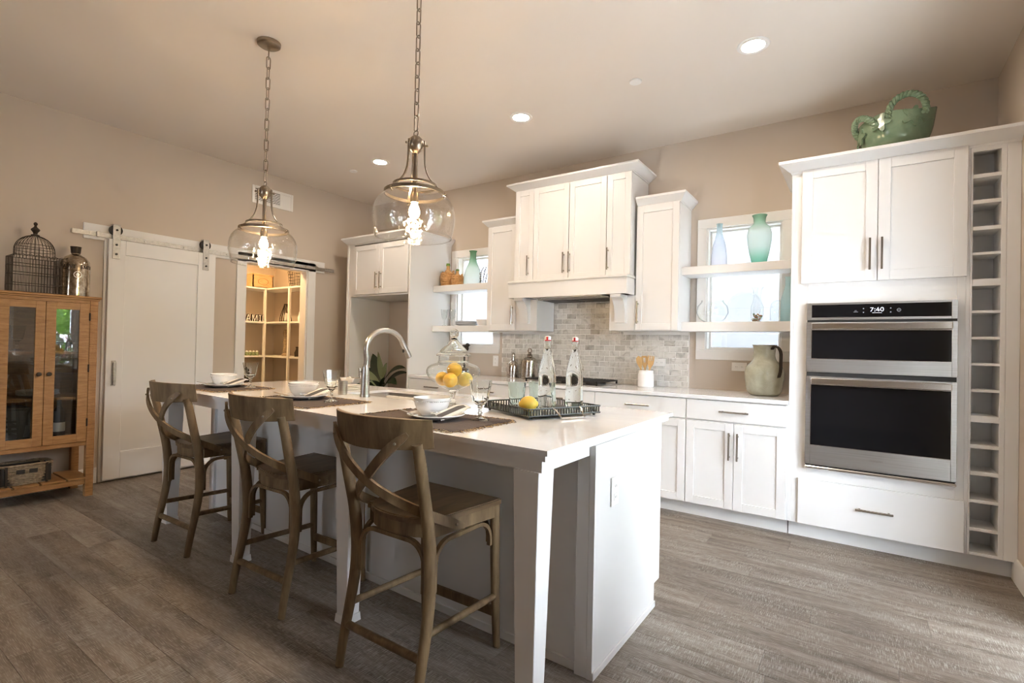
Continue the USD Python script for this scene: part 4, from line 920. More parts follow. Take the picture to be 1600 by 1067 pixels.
g.add('finial', lathe([(0, 2.0), (.024, 2.0), (.026, 2.008), (.012, 2.014), (.014, 2.026), (.027, 2.044), (.026, 2.052), (.010, 2.068), (.007, 2.078), (.012, 2.088), (.012, 2.096), (.006, 2.104), (0, 2.106)], 18, (-4.865, -3.40, 0)), BRONZE)
t = Thing('mercury_glass_bottle', 'large mottled silver apothecary bottle lettered and crested, beside the bird cage', 'bottle', (-4.850, -3.160, CT))
pb = [(0, 0), (.088, 0), (.094, .006), (.0945, .02), (.0945, .245), (.088, .285), (.066, .315), (.040, .332), (.029, .340), (.0275, .35)]
t.add('body', lathe(pb, 48), MERC, world=False)
t.add('neck_collar', lathe([(.0275, .345), (.031, .352), (.034, .388), (.036, .400), (.024, .400), (.022, .35)], 32), BRONZE, world=False)
def wrap(m, R, ang0, z0):       # lettering bent round an upright cylinder of radius R, centred at angle ang0
    v = np.array(m.vertices); a = ang0 + v[:, 0] / R; rr = R + v[:, 2]
    return tm(np.stack([rr * np.cos(a), rr * np.sin(a), z0 + v[:, 1]], 1), m.faces)
ang = math.atan2(CAM_POS[1] + 3.16, CAM_POS[0] + 4.85)
m = meshkit.text_mesh('SAINT-EMER', .026, .0008, True); m = trimesh.Trimesh(m.vertices, m.faces); m = m.subdivide(); m = mv(m, -(m.bounds[0][0] + m.bounds[1][0]) / 2)
t.add('lettering', wrap(m, .0945, ang + .12, .222), LETTD, world=False, smooth=False)
em = unary_union([Point(0, 0).buffer(.026, 12).difference(Point(0, 0).buffer(.021, 12)), sbox(-.003, -.016, .003, .016), sbox(-.012, .002, .012, .007), Point(0, -.006).buffer(.010, 8).difference(Point(0, -.006).buffer(.007, 8))])
t.add('crest', wrap(ext(em, .0008), .0945, ang + .17, .172), CERAM, world=False, smooth=False)

# ================================================================ PANTRY
p = Thing('pantry_shelving', 'cream pantry shelving turning the corner inside the lit doorway', 'shelving', (-6.4, -.9, 0))
SZ = (1.965, 1.507, 1.048, .59, .13)
xf, yf = -6.365, -.70
for z in SZ:
    p.add('shelf', bx(PX + .002, xf, PY0 + .002, yf, z - .022, z, .001), WHITE)
    p.add('shelf', bx(PX + .002, XL - TH - .002, yf, PY - .002, z - .022, z, .001), WHITE)
for x, y in ((xf - .02, yf - .02), (-5.838, yf - .0)):
    p.add('post', bx(x - .018, x + .018, y - .012, y + .012, 0, SZ[0] - .022), WHITE)
for y in (-1.35,): p.add('post', bx(xf - .03, xf - .005, y - .015, y + .015, 0, SZ[0] - .022), WHITE)
b = Thing('wooden_crate', 'pale wooden crate with an oval emblem on the top pantry shelf', 'crate', (-6.52, -.7425, SZ[0]))
b.loc = np.array([0, 0, 0.]); x0, x1, y0, y1, z0 = -6.64, -6.40, -.885, -.600, SZ[0]
b.loc = np.array([-6.52, -.7425, SZ[0]])
b.add('box', [bx(x0, x1, y0, y0 + .012, z0, z0 + .17), bx(x0, x1, y1 - .012, y1, z0, z0 + .17), bx(x0, x0 + .012, y0, y1, z0, z0 + .17), bx(x1 - .012, x1, y0, y1, z0, z0 + .17), bx(x0, x1, y0, y1, z0, z0 + .012)], CRATE)
b.add('lid_rim', [bx(x0 - .006, x1 + .006, y0 - .006, y1 + .006, z0 + .168, z0 + .186, .002)], CRATE)
ov = mv(ext(Point(0, 0).buffer(1, 16), .0012), 0, 0, 0); ov.apply_scale((.075, .045, 1))
ovr = ext(Polygon([(.075 * math.cos(a), .045 * math.sin(a)) for a in np.linspace(0, 2 * PI, 36)]).difference(Polygon([(.068 * math.cos(a), .039 * math.sin(a)) for a in np.linspace(0, 2 * PI, 36)])), .002)
b.add('emblem', mv(tox(ovr, 0), x1, (y0 + y1) / 2, z0 + .085), PINE)
def wire_basket(label, cx, cy, z, hx, hy, h, m):
    w = Thing('wire_grid_basket', label, 'basket', (cx, cy, z))
    L = []
    for k in range(6):
        s = .8 + .2 * k / 5
        L.append(tube([(cx - hx * s, cy - hy * s, z + .003 + h * k / 5), (cx + hx * s, cy - hy * s, z + .003 + h * k / 5), (cx + hx * s, cy + hy * s, z + .003 + h * k / 5), (cx - hx * s, cy + hy * s, z + .003 + h * k / 5)], .003, 5, closed=True))
    for k in range(7):
        s = -1 + 2 * k / 6
        for e in (-1, 1):
            L.append(cyl((cx + s * hx * .8, cy + e * hy * .8, z + .002), (cx + s * hx, cy + e * hy, z + h), .0028, 5)); L.append(cyl((cx + e * hx * .8, cy + s * hy * .8, z + .002), (cx + e * hx, cy + s * hy, z + h), .0028, 5))
    w.add('wire_grid', L, m, kind='stuff')
    w.add('lining', mv(ext(sbox(cx - hx * .78, cy - hy * .78, cx + hx * .78, cy + hy * .78), .004), 0, 0, z), m)
wire_basket('dark wire grid basket at the right end of the top pantry shelf', -5.83, -.58, SZ[0], .11, .09, .20, BRONZE)
s = Thing('letter_sign', 'row of free-standing letters spelling a word on the second pantry shelf', 'letter sign', (-6.45, -.89, SZ[1]))
yy = -1.040
for ch in 'FAMIL':
    m = meshkit.text_mesh(ch, .090, .030, True); wd = m.bounds[1][0] - m.bounds[0][0]
    m = tm(np.array(mv(m, -m.bounds[0][0], -m.bounds[0][1]).vertices) * np.array([.86, .98, 1]), m.faces)
    k = s.add('letter', mv(tox(m, 0), -6.402, yy, SZ[1]), LETTD, smooth=False)
    m2 = meshkit.text_mesh(ch, .090, .002, False); m2 = mv(m2, -m2.bounds[0][0] + .004, -m2.bounds[0][1]); m2 = tm(np.array(m2.vertices) * np.array([.77, .94, 1]) + np.array([0, .002, 0]), m2.faces)
    s.add('letter_face', mv(tox(m2, 0), -6.3718, yy, SZ[1]), CERAM, k, smooth=False)
    yy += wd * .86 + .008
for k in range(5):
    yk_ = -.985 + k * .046
    j = Thing('small_green_jar', f'little green glazed jar, {["first", "second", "middle", "fourth", "last"][k]} from the left in the pantry row', 'jar', (-6.405, yk_, SZ[2]), group='little green jars in the pantry')
    j.add('body', lathe([(0, 0), (.016, 0), (.0215, .015), (.0215, .038), (.015, .05), (0, .05)], 16), GREENJ, world=False)
    j.add('lid', lathe([(0, .05), (.017, .05), (.015, .06), (.004, .066), (0, .066)], 14), CERAM, world=False)
l = Thing('wire_lantern', 'open metal lantern with a white candle on the second pantry shelf', 'lantern', (-6.11, -.58, SZ[1]))
for k in range(6):
    a = k * PI / 3 + .2
    l.add('rib', tube(spl([(.075 * math.cos(a), .075 * math.sin(a), 0), (.066 * math.cos(a), .066 * math.sin(a), .08), (.03 * math.cos(a), .03 * math.sin(a), .20), (.02 * math.cos(a), .02 * math.sin(a), .235)], 10), .006, 6), BRONZE, world=False)
l.add('base', lathe([(0, 0), (.08, 0), (.08, .012), (0, .012)], 20), BRONZE, world=False)
l.add('top_ring', torus((0, 0, .24), .022, .006, 20, 6), BRONZE, world=False)
l.add('candle', lathe([(0, .012), (.03, .012), (.03, .12), (0, .12)], 16), CERAM, world=False)
f = one('bottle_figure', 'tall knobbly brown figurine on the third pantry shelf', 'figurine', lathe([(0, 0), (.05, 0), (.05, .02), (.03, .04), (.045, .09), (.03, .14), (.042, .20), (.026, .25), (.040, .31), (.030, .35), (0, .36)], 18), WICKERG, loc=(-6.09, -.58, SZ[2]), world=False)
one('small_dark_jug', 'small dark jug with a green cloth at the right of the third pantry shelf', 'jug', [lathe([(0, 0), (.045, 0), (.05, .05), (.03, .10), (.035, .13), (.03, .13), (.025, .10), (.0, .03)], 18), torus((0, 0, 0), .03, .006, 16, 6).apply_transform(trimesh.transformations.rotation_matrix(PI / 2, [1, 0, 0])).apply_translation((.045, 0, .09))], BRONZE, loc=(-5.80, -.58, SZ[2]), world=False)
one('cream_jar', 'cream jar beside the lantern on the second pantry shelf', 'jar', lathe([(0, 0), (.04, 0), (.045, .06), (.03, .10), (.032, .13), (0, .13)], 18), CERAM, loc=(-5.79, -.56, SZ[1]), world=False)
one('carved_dark_ornament', 'dark carved ornament low in the pantry behind the farthest goblet', 'ornament', [ball((0, 0, .06), .06, 2, (1, .8, 1)), ball((.0, .0, .16), .045, 2), ball((.02, 0, .23), .03, 2), ball((-.03, .03, .12), .035, 1)], BRONZE, loc=(-6.43, -.93, SZ[3]), world=False)

# ================================================================ ON THE SHELVES AND BACK COUNTER
def demijohn(label, x, y, z, r, h, cork):
    t = Thing('wicker_demijohn', label, 'wicker jug', (x, y, z))
    L = []
    n = int(h * .62 / .011)
    for k in range(n):
        zz = .006 + k * .011; q = r * (.86 + .14 * min(1, zz / .06)) * (1 if zz < h * .45 else 1 - .5 * ((zz - h * .45) / (h * .55)) ** 1.4)
        L.append(tube([(q * (1 + .03 * math.sin(12 * a + PI * (k % 2))) * math.cos(a), q * (1 + .03 * math.sin(12 * a + PI * (k % 2))) * math.sin(a), zz) for a in np.linspace(0, 2 * PI, 49)[:-1]], .0066, 6, closed=True))
    t.add('woven_cover', L, WICKER, world=False, kind='stuff')
    t.add('core', lathe([(0, .001), (r * .84, .001), (r * .93, .06), (r * .93, h * .45), (r * .45, h * .66), (r * .26, h * .74), (r * .24, h * .9), (0, h * .9)], 24), WICKER, world=False)
    t.add('cork', lathe([(0, h * .89), (r * .30, h * .89), (r * .26, h), (0, h)], 16), LEAFG if cork else WICKER, world=False)
    for s in (-1, 1):
        t.add('handle', tube(spl([(s * r * .95, 0, h * .50), (s * r * 1.10, 0, h * .58), (s * r * 1.04, 0, h * .66), (s * r * .78, 0, h * .60)], 12), .006, 6), WICKER, world=False)
demijohn('taller wicker-covered demijohn at the left of the upper shelf', -3.580, -.165, 1.9055, .080, .265, True)
demijohn('shorter wicker-covered demijohn beside the taller one', -3.412, -.195, 1.9055, .066, .185, True)
def vase(name, label, loc, prof, m, n=40, cat='vase', smooth=True):
    return one(name, label, cat, lathe(prof, n), m, loc=loc, world=False, smooth=smooth)
GRB = frosted('green_fade_glass', [(0, (.88, .92, .91)), (.5, (.80, .88, .83)), (.68, (.48, .68, .54)), (1, (.22, .45, .28))], None, 1.905, 2.28)
vase('fading_green_bottle', 'tall glass bottle fading from clear to green at the neck', (-3.215, -.17, 1.9055), [(0, 0), (.085, 0), (.098, .015), (.098, .09), (.08, .17), (.045, .25), (.033, .30), (.035, .36), (.045, .375), (.04, .375), (.03, .36)], GRB)
w = Thing('wire_leaf_decor', 'dark curled wire leaf ornament at the right of the upper shelf', 'wire ornament', (-3.06, -.17, 1.9055))
for k in range(3):
    w.add('stem', tube(spl([(-.04 + k * .035, 0, 0), (-.045 + k * .04, 0, .08), (-.03 + k * .045, 0, .15), (.0 + k * .03, 0, .19)], 14), .0035, 6), BRONZE, world=False)
for k in range(7):
    z = .03 + k * .023; s = 1 if k % 2 else -1
    w.add('curl', tube([(-.01 + s * .03 + .02 * math.cos(a), .004 * math.sin(a), z + .014 * math.sin(a)) for a in np.linspace(0, 5.2, 14)], .0026, 5), BRONZE, world=False)
goblet('wine_glass', 'clear wine glass on the lower shelf by the alcove, left of the pair', 'wine glass', (-3.60, -.19, 1.4555), .19, .040, 28, THIN, 'pair of clear wine glasses', False)
goblet('wine_glass', 'clear wine glass on the lower shelf by the alcove, right of the pair', 'wine glass', (-3.50, -.17, 1.4555), .19, .040, 28, THIN, 'pair of clear wine glasses', False)
stack('shelf_plate', lambda k: f'pale plate on the lower shelf by the alcove, {ordn[k]} of the stack', 'plate', (-3.29, -.165, 1.4555), .128, 4, PLATEC, 'stacked plates on the lower shelf', .010)
one('shelf_bowl', 'cream bowl beside the stacked plates on the lower shelf', 'bowl', lathe([(0, 0), (.04, 0), (.06, .02), (.075, .07), (.071, .07), (.055, .022), (0, .008)], 32), CERAM, loc=(-3.06, -.17, 1.4555), world=False)
# right shelves
BLB = frosted('pale_blue_fade', [(0, (.90, .91, .97)), (.6, (.80, .86, .94)), (1, (.62, .80, .84))], None, 1.928, 2.30)
vase('pale_blue_bottle', 'tall pale blue frosted bottle at the left of the upper shelf', (-.655, -.135, 1.9275), [(0, 0), (.056, 0), (.062, .01), (.060, .10), (.048, .19), (.026, .265), (.021, .32), (.025, .355), (.018, .355), (.016, .32)], BLB, cat='bottle')
MINT = frosted('mint_fade', [(0, (.30, .64, .51)), (.14, (.48, .76, .66)), (.32, (.82, .91, .88)), (.66, (.87, .93, .91)), (.78, (.64, .83, .74)), (1, (.46, .72, .60))], None, 1.928, 2.325)
vase('mint_glass_vase', 'rippled mint green glass vase on the upper shelf near the oven tower', (-.355, -.145, 1.9275), [(0, 0), (.048, 0), (.054, .012), (.074, .10), (.088, .19), (.090, .235), (.078, .285), (.050, .312), (.042, .325), (.044, .365), (.055, .385), (.050, .385), (.038, .33)], MINT)
one('round_glass_jar', 'clear round glass bowl at the left of the lower shelf', 'glass bowl', lathe([(0, 0), (.06, 0), (.10, .03), (.125, .08), (.118, .13), (.085, .17), (.088, .18), (.080, .18)], 40), THIN, loc=(-.70, -.14, 1.4725), world=False, smooth=True)
one('round_glass_plate', 'clear glass plate leaning behind the round bowl', 'glass plate', rot(lathe([(0, 0), (.115, 0), (.13, .012), (.128, .016), (.11, .005), (0, .005)], 40), PI / 2 - .15, (1, 0, 0)).apply_translation((0, .0, .13)), THIN, loc=(-.47, -.062, 1.4725), world=False, smooth=True)
cf = Thing('glass_carafe', 'clear glass carafe with red and green pebbles in its bottom', 'carafe', (-.362, -.15, 1.4725))
cf.add('glass', lathe([(0, 0), (.042, 0), (.044, .006), (.044, .12), (.028, .17), (.024, .20), (.030, .25), (.044, .275), (.042, .275)], 32), THIN, world=False, smooth=True)
for k in range(34):
    a = k * 2.4; rr = .034 * math.sqrt(((k * 7) % 17 + .5) / 17)
    cf.add('pebble', ball((rr * math.cos(a), rr * math.sin(a), .012 + .0125 * (k // 8)), .0078, 1, (1, .85, .8)), PEBBLE if k % 3 else (GREENJ if k % 2 else CERAM), world=False)
one('glass_cloche', 'clear glass tumbler-like dome right of the carafe', 'glass dome', lathe([(.045, 0), (.046, .10), (.040, .14), (.020, .165), (0, .17)], 32), THIN, loc=(-.225, -.145, 1.4725), world=False, smooth=True)
TEAL = frosted('teal_bottle_glass', [(0, (.58, .76, .78)), (.5, (.68, .83, .84)), (1, (.74, .87, .85))], None, 1.47, 1.83)
vase('teal_glass_bottle', 'tall teal glass bottle at the right end of the lower shelf', (-.150, -.135, 1.4725), [(0, 0), (.050, 0), (.052, .01), (.050, .17), (.030, .24), (.020, .28), (.020, .33), (.025, .345), (.019, .345)], TEAL, cat='bottle')
# pitcher, crock, silver bottles
t = Thing('sage_pitcher', 'sage green glazed pitcher with a dark strap handle on the counter', 'pitcher', (-.285, -.285, .9145), -.55)
q = spl([(r, 0, z) for r, z in ((.088, 0), (.105, .012), (.128, .08), (.136, .15), (.122, .215), (.088, .255), (.077, .275), (.075, .34), (.082, .372), (.088, .378))], 46)[:, [0, 2]]
t.add('body', lathe([(0, 0)] + [tuple(x) for x in q] + [(.080, .378), (.068, .34), (.07, .275), (0, .26)], 48), SAGE, world=False, smooth=50)
t.add('handle', ribbon(spl([(.072, -.01, .345), (.108, -.012, .368), (.142, -.014, .340), (.150, -.014, .27), (.146, -.013, .18), (.128, -.012, .135)], 26), np.array([(a, 0, b) for a, b in spl([(0, 1, 0), (.4, 1, 0), (1, .3, 0), (1, 0, 0), (1, -.1, 0), (1, -.3, 0)], 26)[:, :2]]), .028, .007), BRONZE, world=False)
t = Thing('utensil_crock', 'white stoneware crock holding bamboo utensils on the counter', 'crock', (-1.228, -.205, .9145))
t.add('jar', lathe([(0, 0), (.064, 0), (.069, .006), (.069, .112), (.064, .122), (.064, .142), (.066, .147), (.061, .147), (.058, .12), (.058, .02), (0, .012)], 40), CERAM, world=False)
def utensil(label, x, y, tx, ty, kind):
    u = Thing('bamboo_utensil', label, 'kitchen utensil', (-1.228 + x, -.205 + y, .930), group='bamboo utensils in the crock')
    if kind == 'spatula': head = Polygon([(-.012, .155), (-.030, .20), (-.028, .245), (-.018, .255), (.018, .255), (.028, .245), (.030, .20), (.012, .155)]).difference(unary_union([sbox(-.006, .20, .006, .235).buffer(.003)]))
    elif kind == 'fork': head = Polygon([(-.010, .155), (-.027, .19), (-.030, .215), (-.028, .258), (.028, .258), (.030, .215), (.027, .19), (.010, .155)]).difference(unary_union([sbox(s - .0035, .215, s + .0035, .27) for s in (-.014, 0, .014)]))
    else: head = Polygon([(-.010, .155), (-.026, .20), (-.024, .24), (0, .258), (.024, .24), (.026, .20), (.010, .155)])
    body = unary_union([sbox(-.007, 0, .007, .17), head])
    m = rot(rot(toy(ext(body, .006), .003), tx, (0, 1, 0)), ty, (1, 0, 0))
    u.add('blade', m, BAMB, world=False)
utensil('flat bamboo spatula leaning left in the white crock', -.012, -.010, -.20, .05, 'blank')
utensil('bamboo spatula with a slot, middle of the white crock', -.002, .012, -.06, .06, 'spatula')
utensil('bamboo fork leaning right in the white crock', .020, -.006, .12, .05, 'fork')
t = Thing('silver_bottle', 'tall mottled silver jar with a ring stopper on the back counter', 'silver jar', (-2.455, -.165, .9145))
t.add('body', lathe([(0, 0), (.078, 0), (.084, .006), (.084, .17), (.078, .195), (.055, .215), (.030, .225), (.026, .24), (.032, .246), (0, .25)], 40), SILV, world=False)
t.add('stopper', [lathe([(0, .246), (.022, .25), (.018, .262), (0, .266)], 20), torus((0, 0, 0), .021, .0065, 24, 8).apply_transform(trimesh.transformations.rotation_matrix(PI / 2, [1, 0, 0])).apply_translation((0, 0, .288))], SILV, world=False)
t = Thing('silver_bottle', 'smaller mottled silver bottle left of the tall silver jar', 'silver bottle', (-2.665, -.150, .9145))
t.add('body', lathe([(0, 0), (.060, 0), (.064, .006), (.064, .12), (.055, .15), (.028, .175), (.018, .185), (.017, .215), (.024, .222), (0, .222)], 36), SILV, world=False)
t.add('stopper', lathe([(0, .222), (.016, .224), (.014, .24), (.02, .25), (.010, .262), (0, .264)], 18), SILV, world=False)
t = Thing('bronze_bird_figurine', 'small dark bird figurine on the counter behind the lemon jar', 'figurine', (-3.365, -.10, .9748))
t.add('stone_base', lathe([(0, -.06), (.055, -.06), (.05, .0), (0, .0)], 18), BRONZE, world=False)
t.add('body', [ball((0, 0, .235), .045, 2, (1.2, .8, .9)), ball((.042, 0, .272), .024, 2), tube([(-.04, 0, .235), (-.08, 0, .265), (-.10, 0, .29)], [.025, .018, .006], 10), lathe([(0, 0), (.05, 0), (.05, .01), (.012, .02), (.010, .18), (0, .18)], 18)], BRONZE, world=False)
t.add('beak', tube([(.060, 0, .274), (.085, 0, .270)], [.008, .001], 8), BRONZE, world=False)
# celadon bowl on the tower
t = Thing('celadon_bowl', 'large green glazed bowl with twisted rope handles on the oven tower', 'bowl', (.475, -.42, 2.4625))
t.add('feet', lathe([(0, 0), (.115, 0), (.12, .055), (.10, .075), (0, .075)], 32), CELADON, world=False)
n = 56; P = spl([(r, 0, z) for r, z in ((.10, .06), (.150, .10), (.180, .17), (.192, .245), (.196, .285))], 14)[:, [0, 2]]
a = np.arange(n) * 2 * PI / n
V = []; k = len(P)
for side in (0, 1):
    for r, z in (P if side == 0 else P[::-1]):
        lip = .030 * np.clip((z - .2) / .085, 0, 1) * (np.cos(a) ** 4 * (np.cos(a) > 0) * 1.6 + .35 * np.sin(3 * a + .7))
        rr = (r - (.010 if side else 0)) * (1 + .10 * np.clip((z - .1) / .18, 0, 1) * (np.cos(a) > 0) * np.cos(a))
        V.append(np.stack([rr * np.cos(a), rr * np.sin(a), z + lip * .8], 1))
V = np.concatenate(V); F = []
for r_ in range(2 * k - 1):
    for j in range(n):
        q0, q1, q2, q3 = r_ * n + j, r_ * n + (j + 1) % n, (r_ + 1) * n + (j + 1) % n, (r_ + 1) * n + j
        F += [(q0, q1, q2), (q0, q2, q3)]
t.add('bowl', tm(V, F), CELADON, world=False, smooth=50)
def rope(center, ax, up, R, label, tw=7):
    ax, up = np.array(ax, float), np.array(up, float); c = np.array(center)
    for ph in (0, PI):
        s = np.linspace(-.25, PI + .25, 60)
        base = c + np.outer(np.cos(s), ax) * R + np.outer(np.sin(s), up) * R * 1.05
        out = np.outer(np.cos(s), ax) + np.outer(np.sin(s), up); side = np.cross(ax, up)
        pts = base + .010 * (np.cos(tw * s * 2 + ph)[:, None] * out + np.sin(tw * s * 2 + ph)[:, None] * side)
        t.add('handle', tube(pts, .0115, 7), CELADON, world=False)
rope((.055, -.185, .275), (1, 0, 0), (0, -.25, 1), .092, '')
rope((-.150, -.105, .225), (.57, -.82, .05), (-.50, -.35, .80), .082, '')
for (ax_, az_, s_) in ((-1.98, .235, .05), (-1.12, .245, .055), (-2.75, .20, .05), (-3.35, .16, .045), (-.85, .25, .04)):
    rr = .200
    lf = [(.9 * s_ * (1 + .35 * math.cos(5 * b)) * math.cos(b), .9 * s_ * (1 + .35 * math.cos(5 * b)) * math.sin(b)) for b in np.linspace(0, 2 * PI, 41)[:-1]]
    m = ext(Polygon(lf).buffer(0), .012); t.add('leaf_relief', wrap(mv(m, 0, 0, -.012), rr, ax_, az_), CELADON, world=False)
# plant in the alcove
t = Thing('potted_plant', 'dark broad-leaved plant in a tall pot inside the refrigerator alcove', 'potted plant', (-4.42, -.36, 0))
t.add('pot', lathe([(0, 0), (.14, 0), (.17, .50), (.175, .52), (.16, .52), (.155, .47), (0, .47)], 32), TERRA, world=False)
t.add('soil', lathe([(0, .472), (.155, .472), (.155, .462)], 24), SOIL, world=False)
t.add('stem', [tube([(0, 0, .46), (.01, 0, .62), (0, .0, .80)], .012, 8), tube([(.0, .0, .6), (.06, -.02, .78)], .008, 8)], LEAFD, world=False)
def leaf(tip, base, w, droop, nrm):
    b, e = np.array(base, float), np.array(tip, float); L = np.linalg.norm(e - b); s = np.linspace(0, 1, 11)
    mid = b + np.outer(s, e - b) + np.outer(4 * s * (1 - s), (0, 0, droop))
    n_ = np.array(nrm, float); d = (e - b) / L; sd = np.cross(d, n_); sd /= np.linalg.norm(sd); up = np.cross(sd, d)
    wd = w * np.sin(PI * s ** .85) ** .8 * (1 - .25 * s); wd[-1] = 0; wd[0] = .004
    V = []
    for i_ in range(11): V += [mid[i_] - sd * wd[i_] + up * wd[i_] * .22, mid[i_] + up * 0, mid[i_] + sd * wd[i_] + up * wd[i_] * .22]
    V = np.array(V); F = []
    for i_ in range(10):
        for j in (0, 1): F += [(i_ * 3 + j, i_ * 3 + j + 1, i_ * 3 + j + 4), (i_ * 3 + j, i_ * 3 + j + 4, i_ * 3 + j + 3)]
    top = tm(V, F); bot = tm(V - up * .0015, np.array(F)[:, ::-1]); return J(top, bot)
LV = [((-.20, .02, 1.12), (-.03, 0, .72), .085, .03, (.75, -.8, .15), 0), ((-.06, -.02, 1.15), (0, 0, .80), .038, 0, (.8, -.5, -.1), 1), ((.12, -.04, 1.02), (.02, 0, .82), .035, .02, (.3, -.8, .5), 1), ((.40, .0, .965), (.03, 0, .80), .062, .06, (.1, -.6, .8), 0),
      ((.36, -.10, .78), (.02, 0, .72), .085, .05, (.1, -.5, .85), 0), ((-.42, -.08, .86), (-.03, 0, .74), .070, .10, (.1, -.5, .85), 0), ((-.20, -.14, .95), (-.02, 0, .70), .050, .02, (.5, -.8, .3), 1), ((.22, -.16, .86), (.02, -.01, .70), .070, .05, (.2, -.7, .7), 0), ((-.30, -.2, .72), (-.02, -.02, .66), .075, .05, (0, -.5, .85), 0),
      ((.30, .14, .90), (.02, .01, .72), .07, .06, (0, -.5, .8), 0), ((-.28, .15, .95), (-.02, .01, .74), .07, .05, (.2, -.6, .7), 0), ((.02, -.22, .80), (0, -.02, .68), .065, .05, (.1, -.6, .8), 0)]
for tip, base, w, dr, nr, pale in LV: t.add('leaf', leaf(tip, base, w, dr, nr), LEAFU if pale else LEAFD, world=False, smooth=60)

# ================================================================ ON THE ISLAND
ZI = .9142
def placemat(label, cx, cy, w, d, seed, rz=0):
    t = Thing('placemat', label, 'placemat', (cx, cy, ZI), rz, group='fringed brown placemats')
    rg = np.random.default_rng(seed); nx, ny = 28, 16
    gx, gy = np.meshgrid(np.linspace(-w / 2, w / 2, nx), np.linspace(-d / 2, d / 2, ny), indexing='ij')
    hz = .0016 + .0016 * meshkit.noise(np.stack([gx * 14, gy * 14, gx * 0 + seed], -1), seed)
    top = np.stack([gx, gy, hz + .0012], -1).reshape(-1, 3); bot = np.stack([gx, gy, gx * 0], -1).reshape(-1, 3); F = []
    N = nx * ny
    for i_ in range(nx - 1):
        for j in range(ny - 1):
            q0, q1, q2, q3 = i_ * ny + j, (i_ + 1) * ny + j, (i_ + 1) * ny + j + 1, i_ * ny + j + 1
            F += [(q0, q1, q2), (q0, q2, q3), (N + q0, N + q2, N + q1), (N + q0, N + q3, N + q2)]
    t.add('mat', tm(np.vstack([top, bot]), F), MATD, world=False, smooth=50)
    def fr(n_, mm, zoff, len_):
        L = []
        for s in (-1, 1):
            for k in range(n_):
                x = -w / 2 + w * (k + rg.random()) / n_; l = len_ * (.5 + rg.random())
                L.append(tube([(x, s * d / 2 * .99, .002 + zoff), (x + rg.normal() * .004, s * (d / 2 + l * .6), .003 + rg.random() * .003), (x + rg.normal() * .008, s * (d / 2 + l), .0012)], .0011, 3))
            for k in range(int(n_ * d / w)):
                y = -d / 2 + d * (k + rg.random()) / (n_ * d / w); l = len_ * (.5 + rg.random())
                L.append(tube([(s * w / 2 * .99, y, .002 + zoff), (s * (w / 2 + l * .6), y + rg.normal() * .004, .003 + rg.random() * .004), (s * (w / 2 + l), y + rg.normal() * .008, .0012)], .0011, 3))
        return L
    t.add('fringe', fr(150, MATD, .0005, .020), MATD, world=False, smooth=False, kind='stuff')
    t.add('under_fringe', fr(120, STRAW, -.0005, .026), STRAW, world=False, smooth=False, kind='stuff')
placemat('brown fringed placemat nearest the camera, close to the wire tray', -1.225, -2.890, .60, .375, 1)
placemat('brown fringed placemat at the middle place setting by the faucet', -2.215, -2.850, .60, .38, 2)
placemat('brown fringed placemat at the far place setting towards the sliding door', -3.300, -2.755, .60, .36, 3)
PL = [(-1.206, -2.880), (-2.290, -2.800), (-3.318, -2.742)]
WH = ['at the setting nearest the camera', 'at the middle setting', 'at the setting farthest along the island']
ZM = ZI + .0048
gl_xy = [(-1.035, -2.790), (-2.052, -2.796), (-3.165, -2.640)]
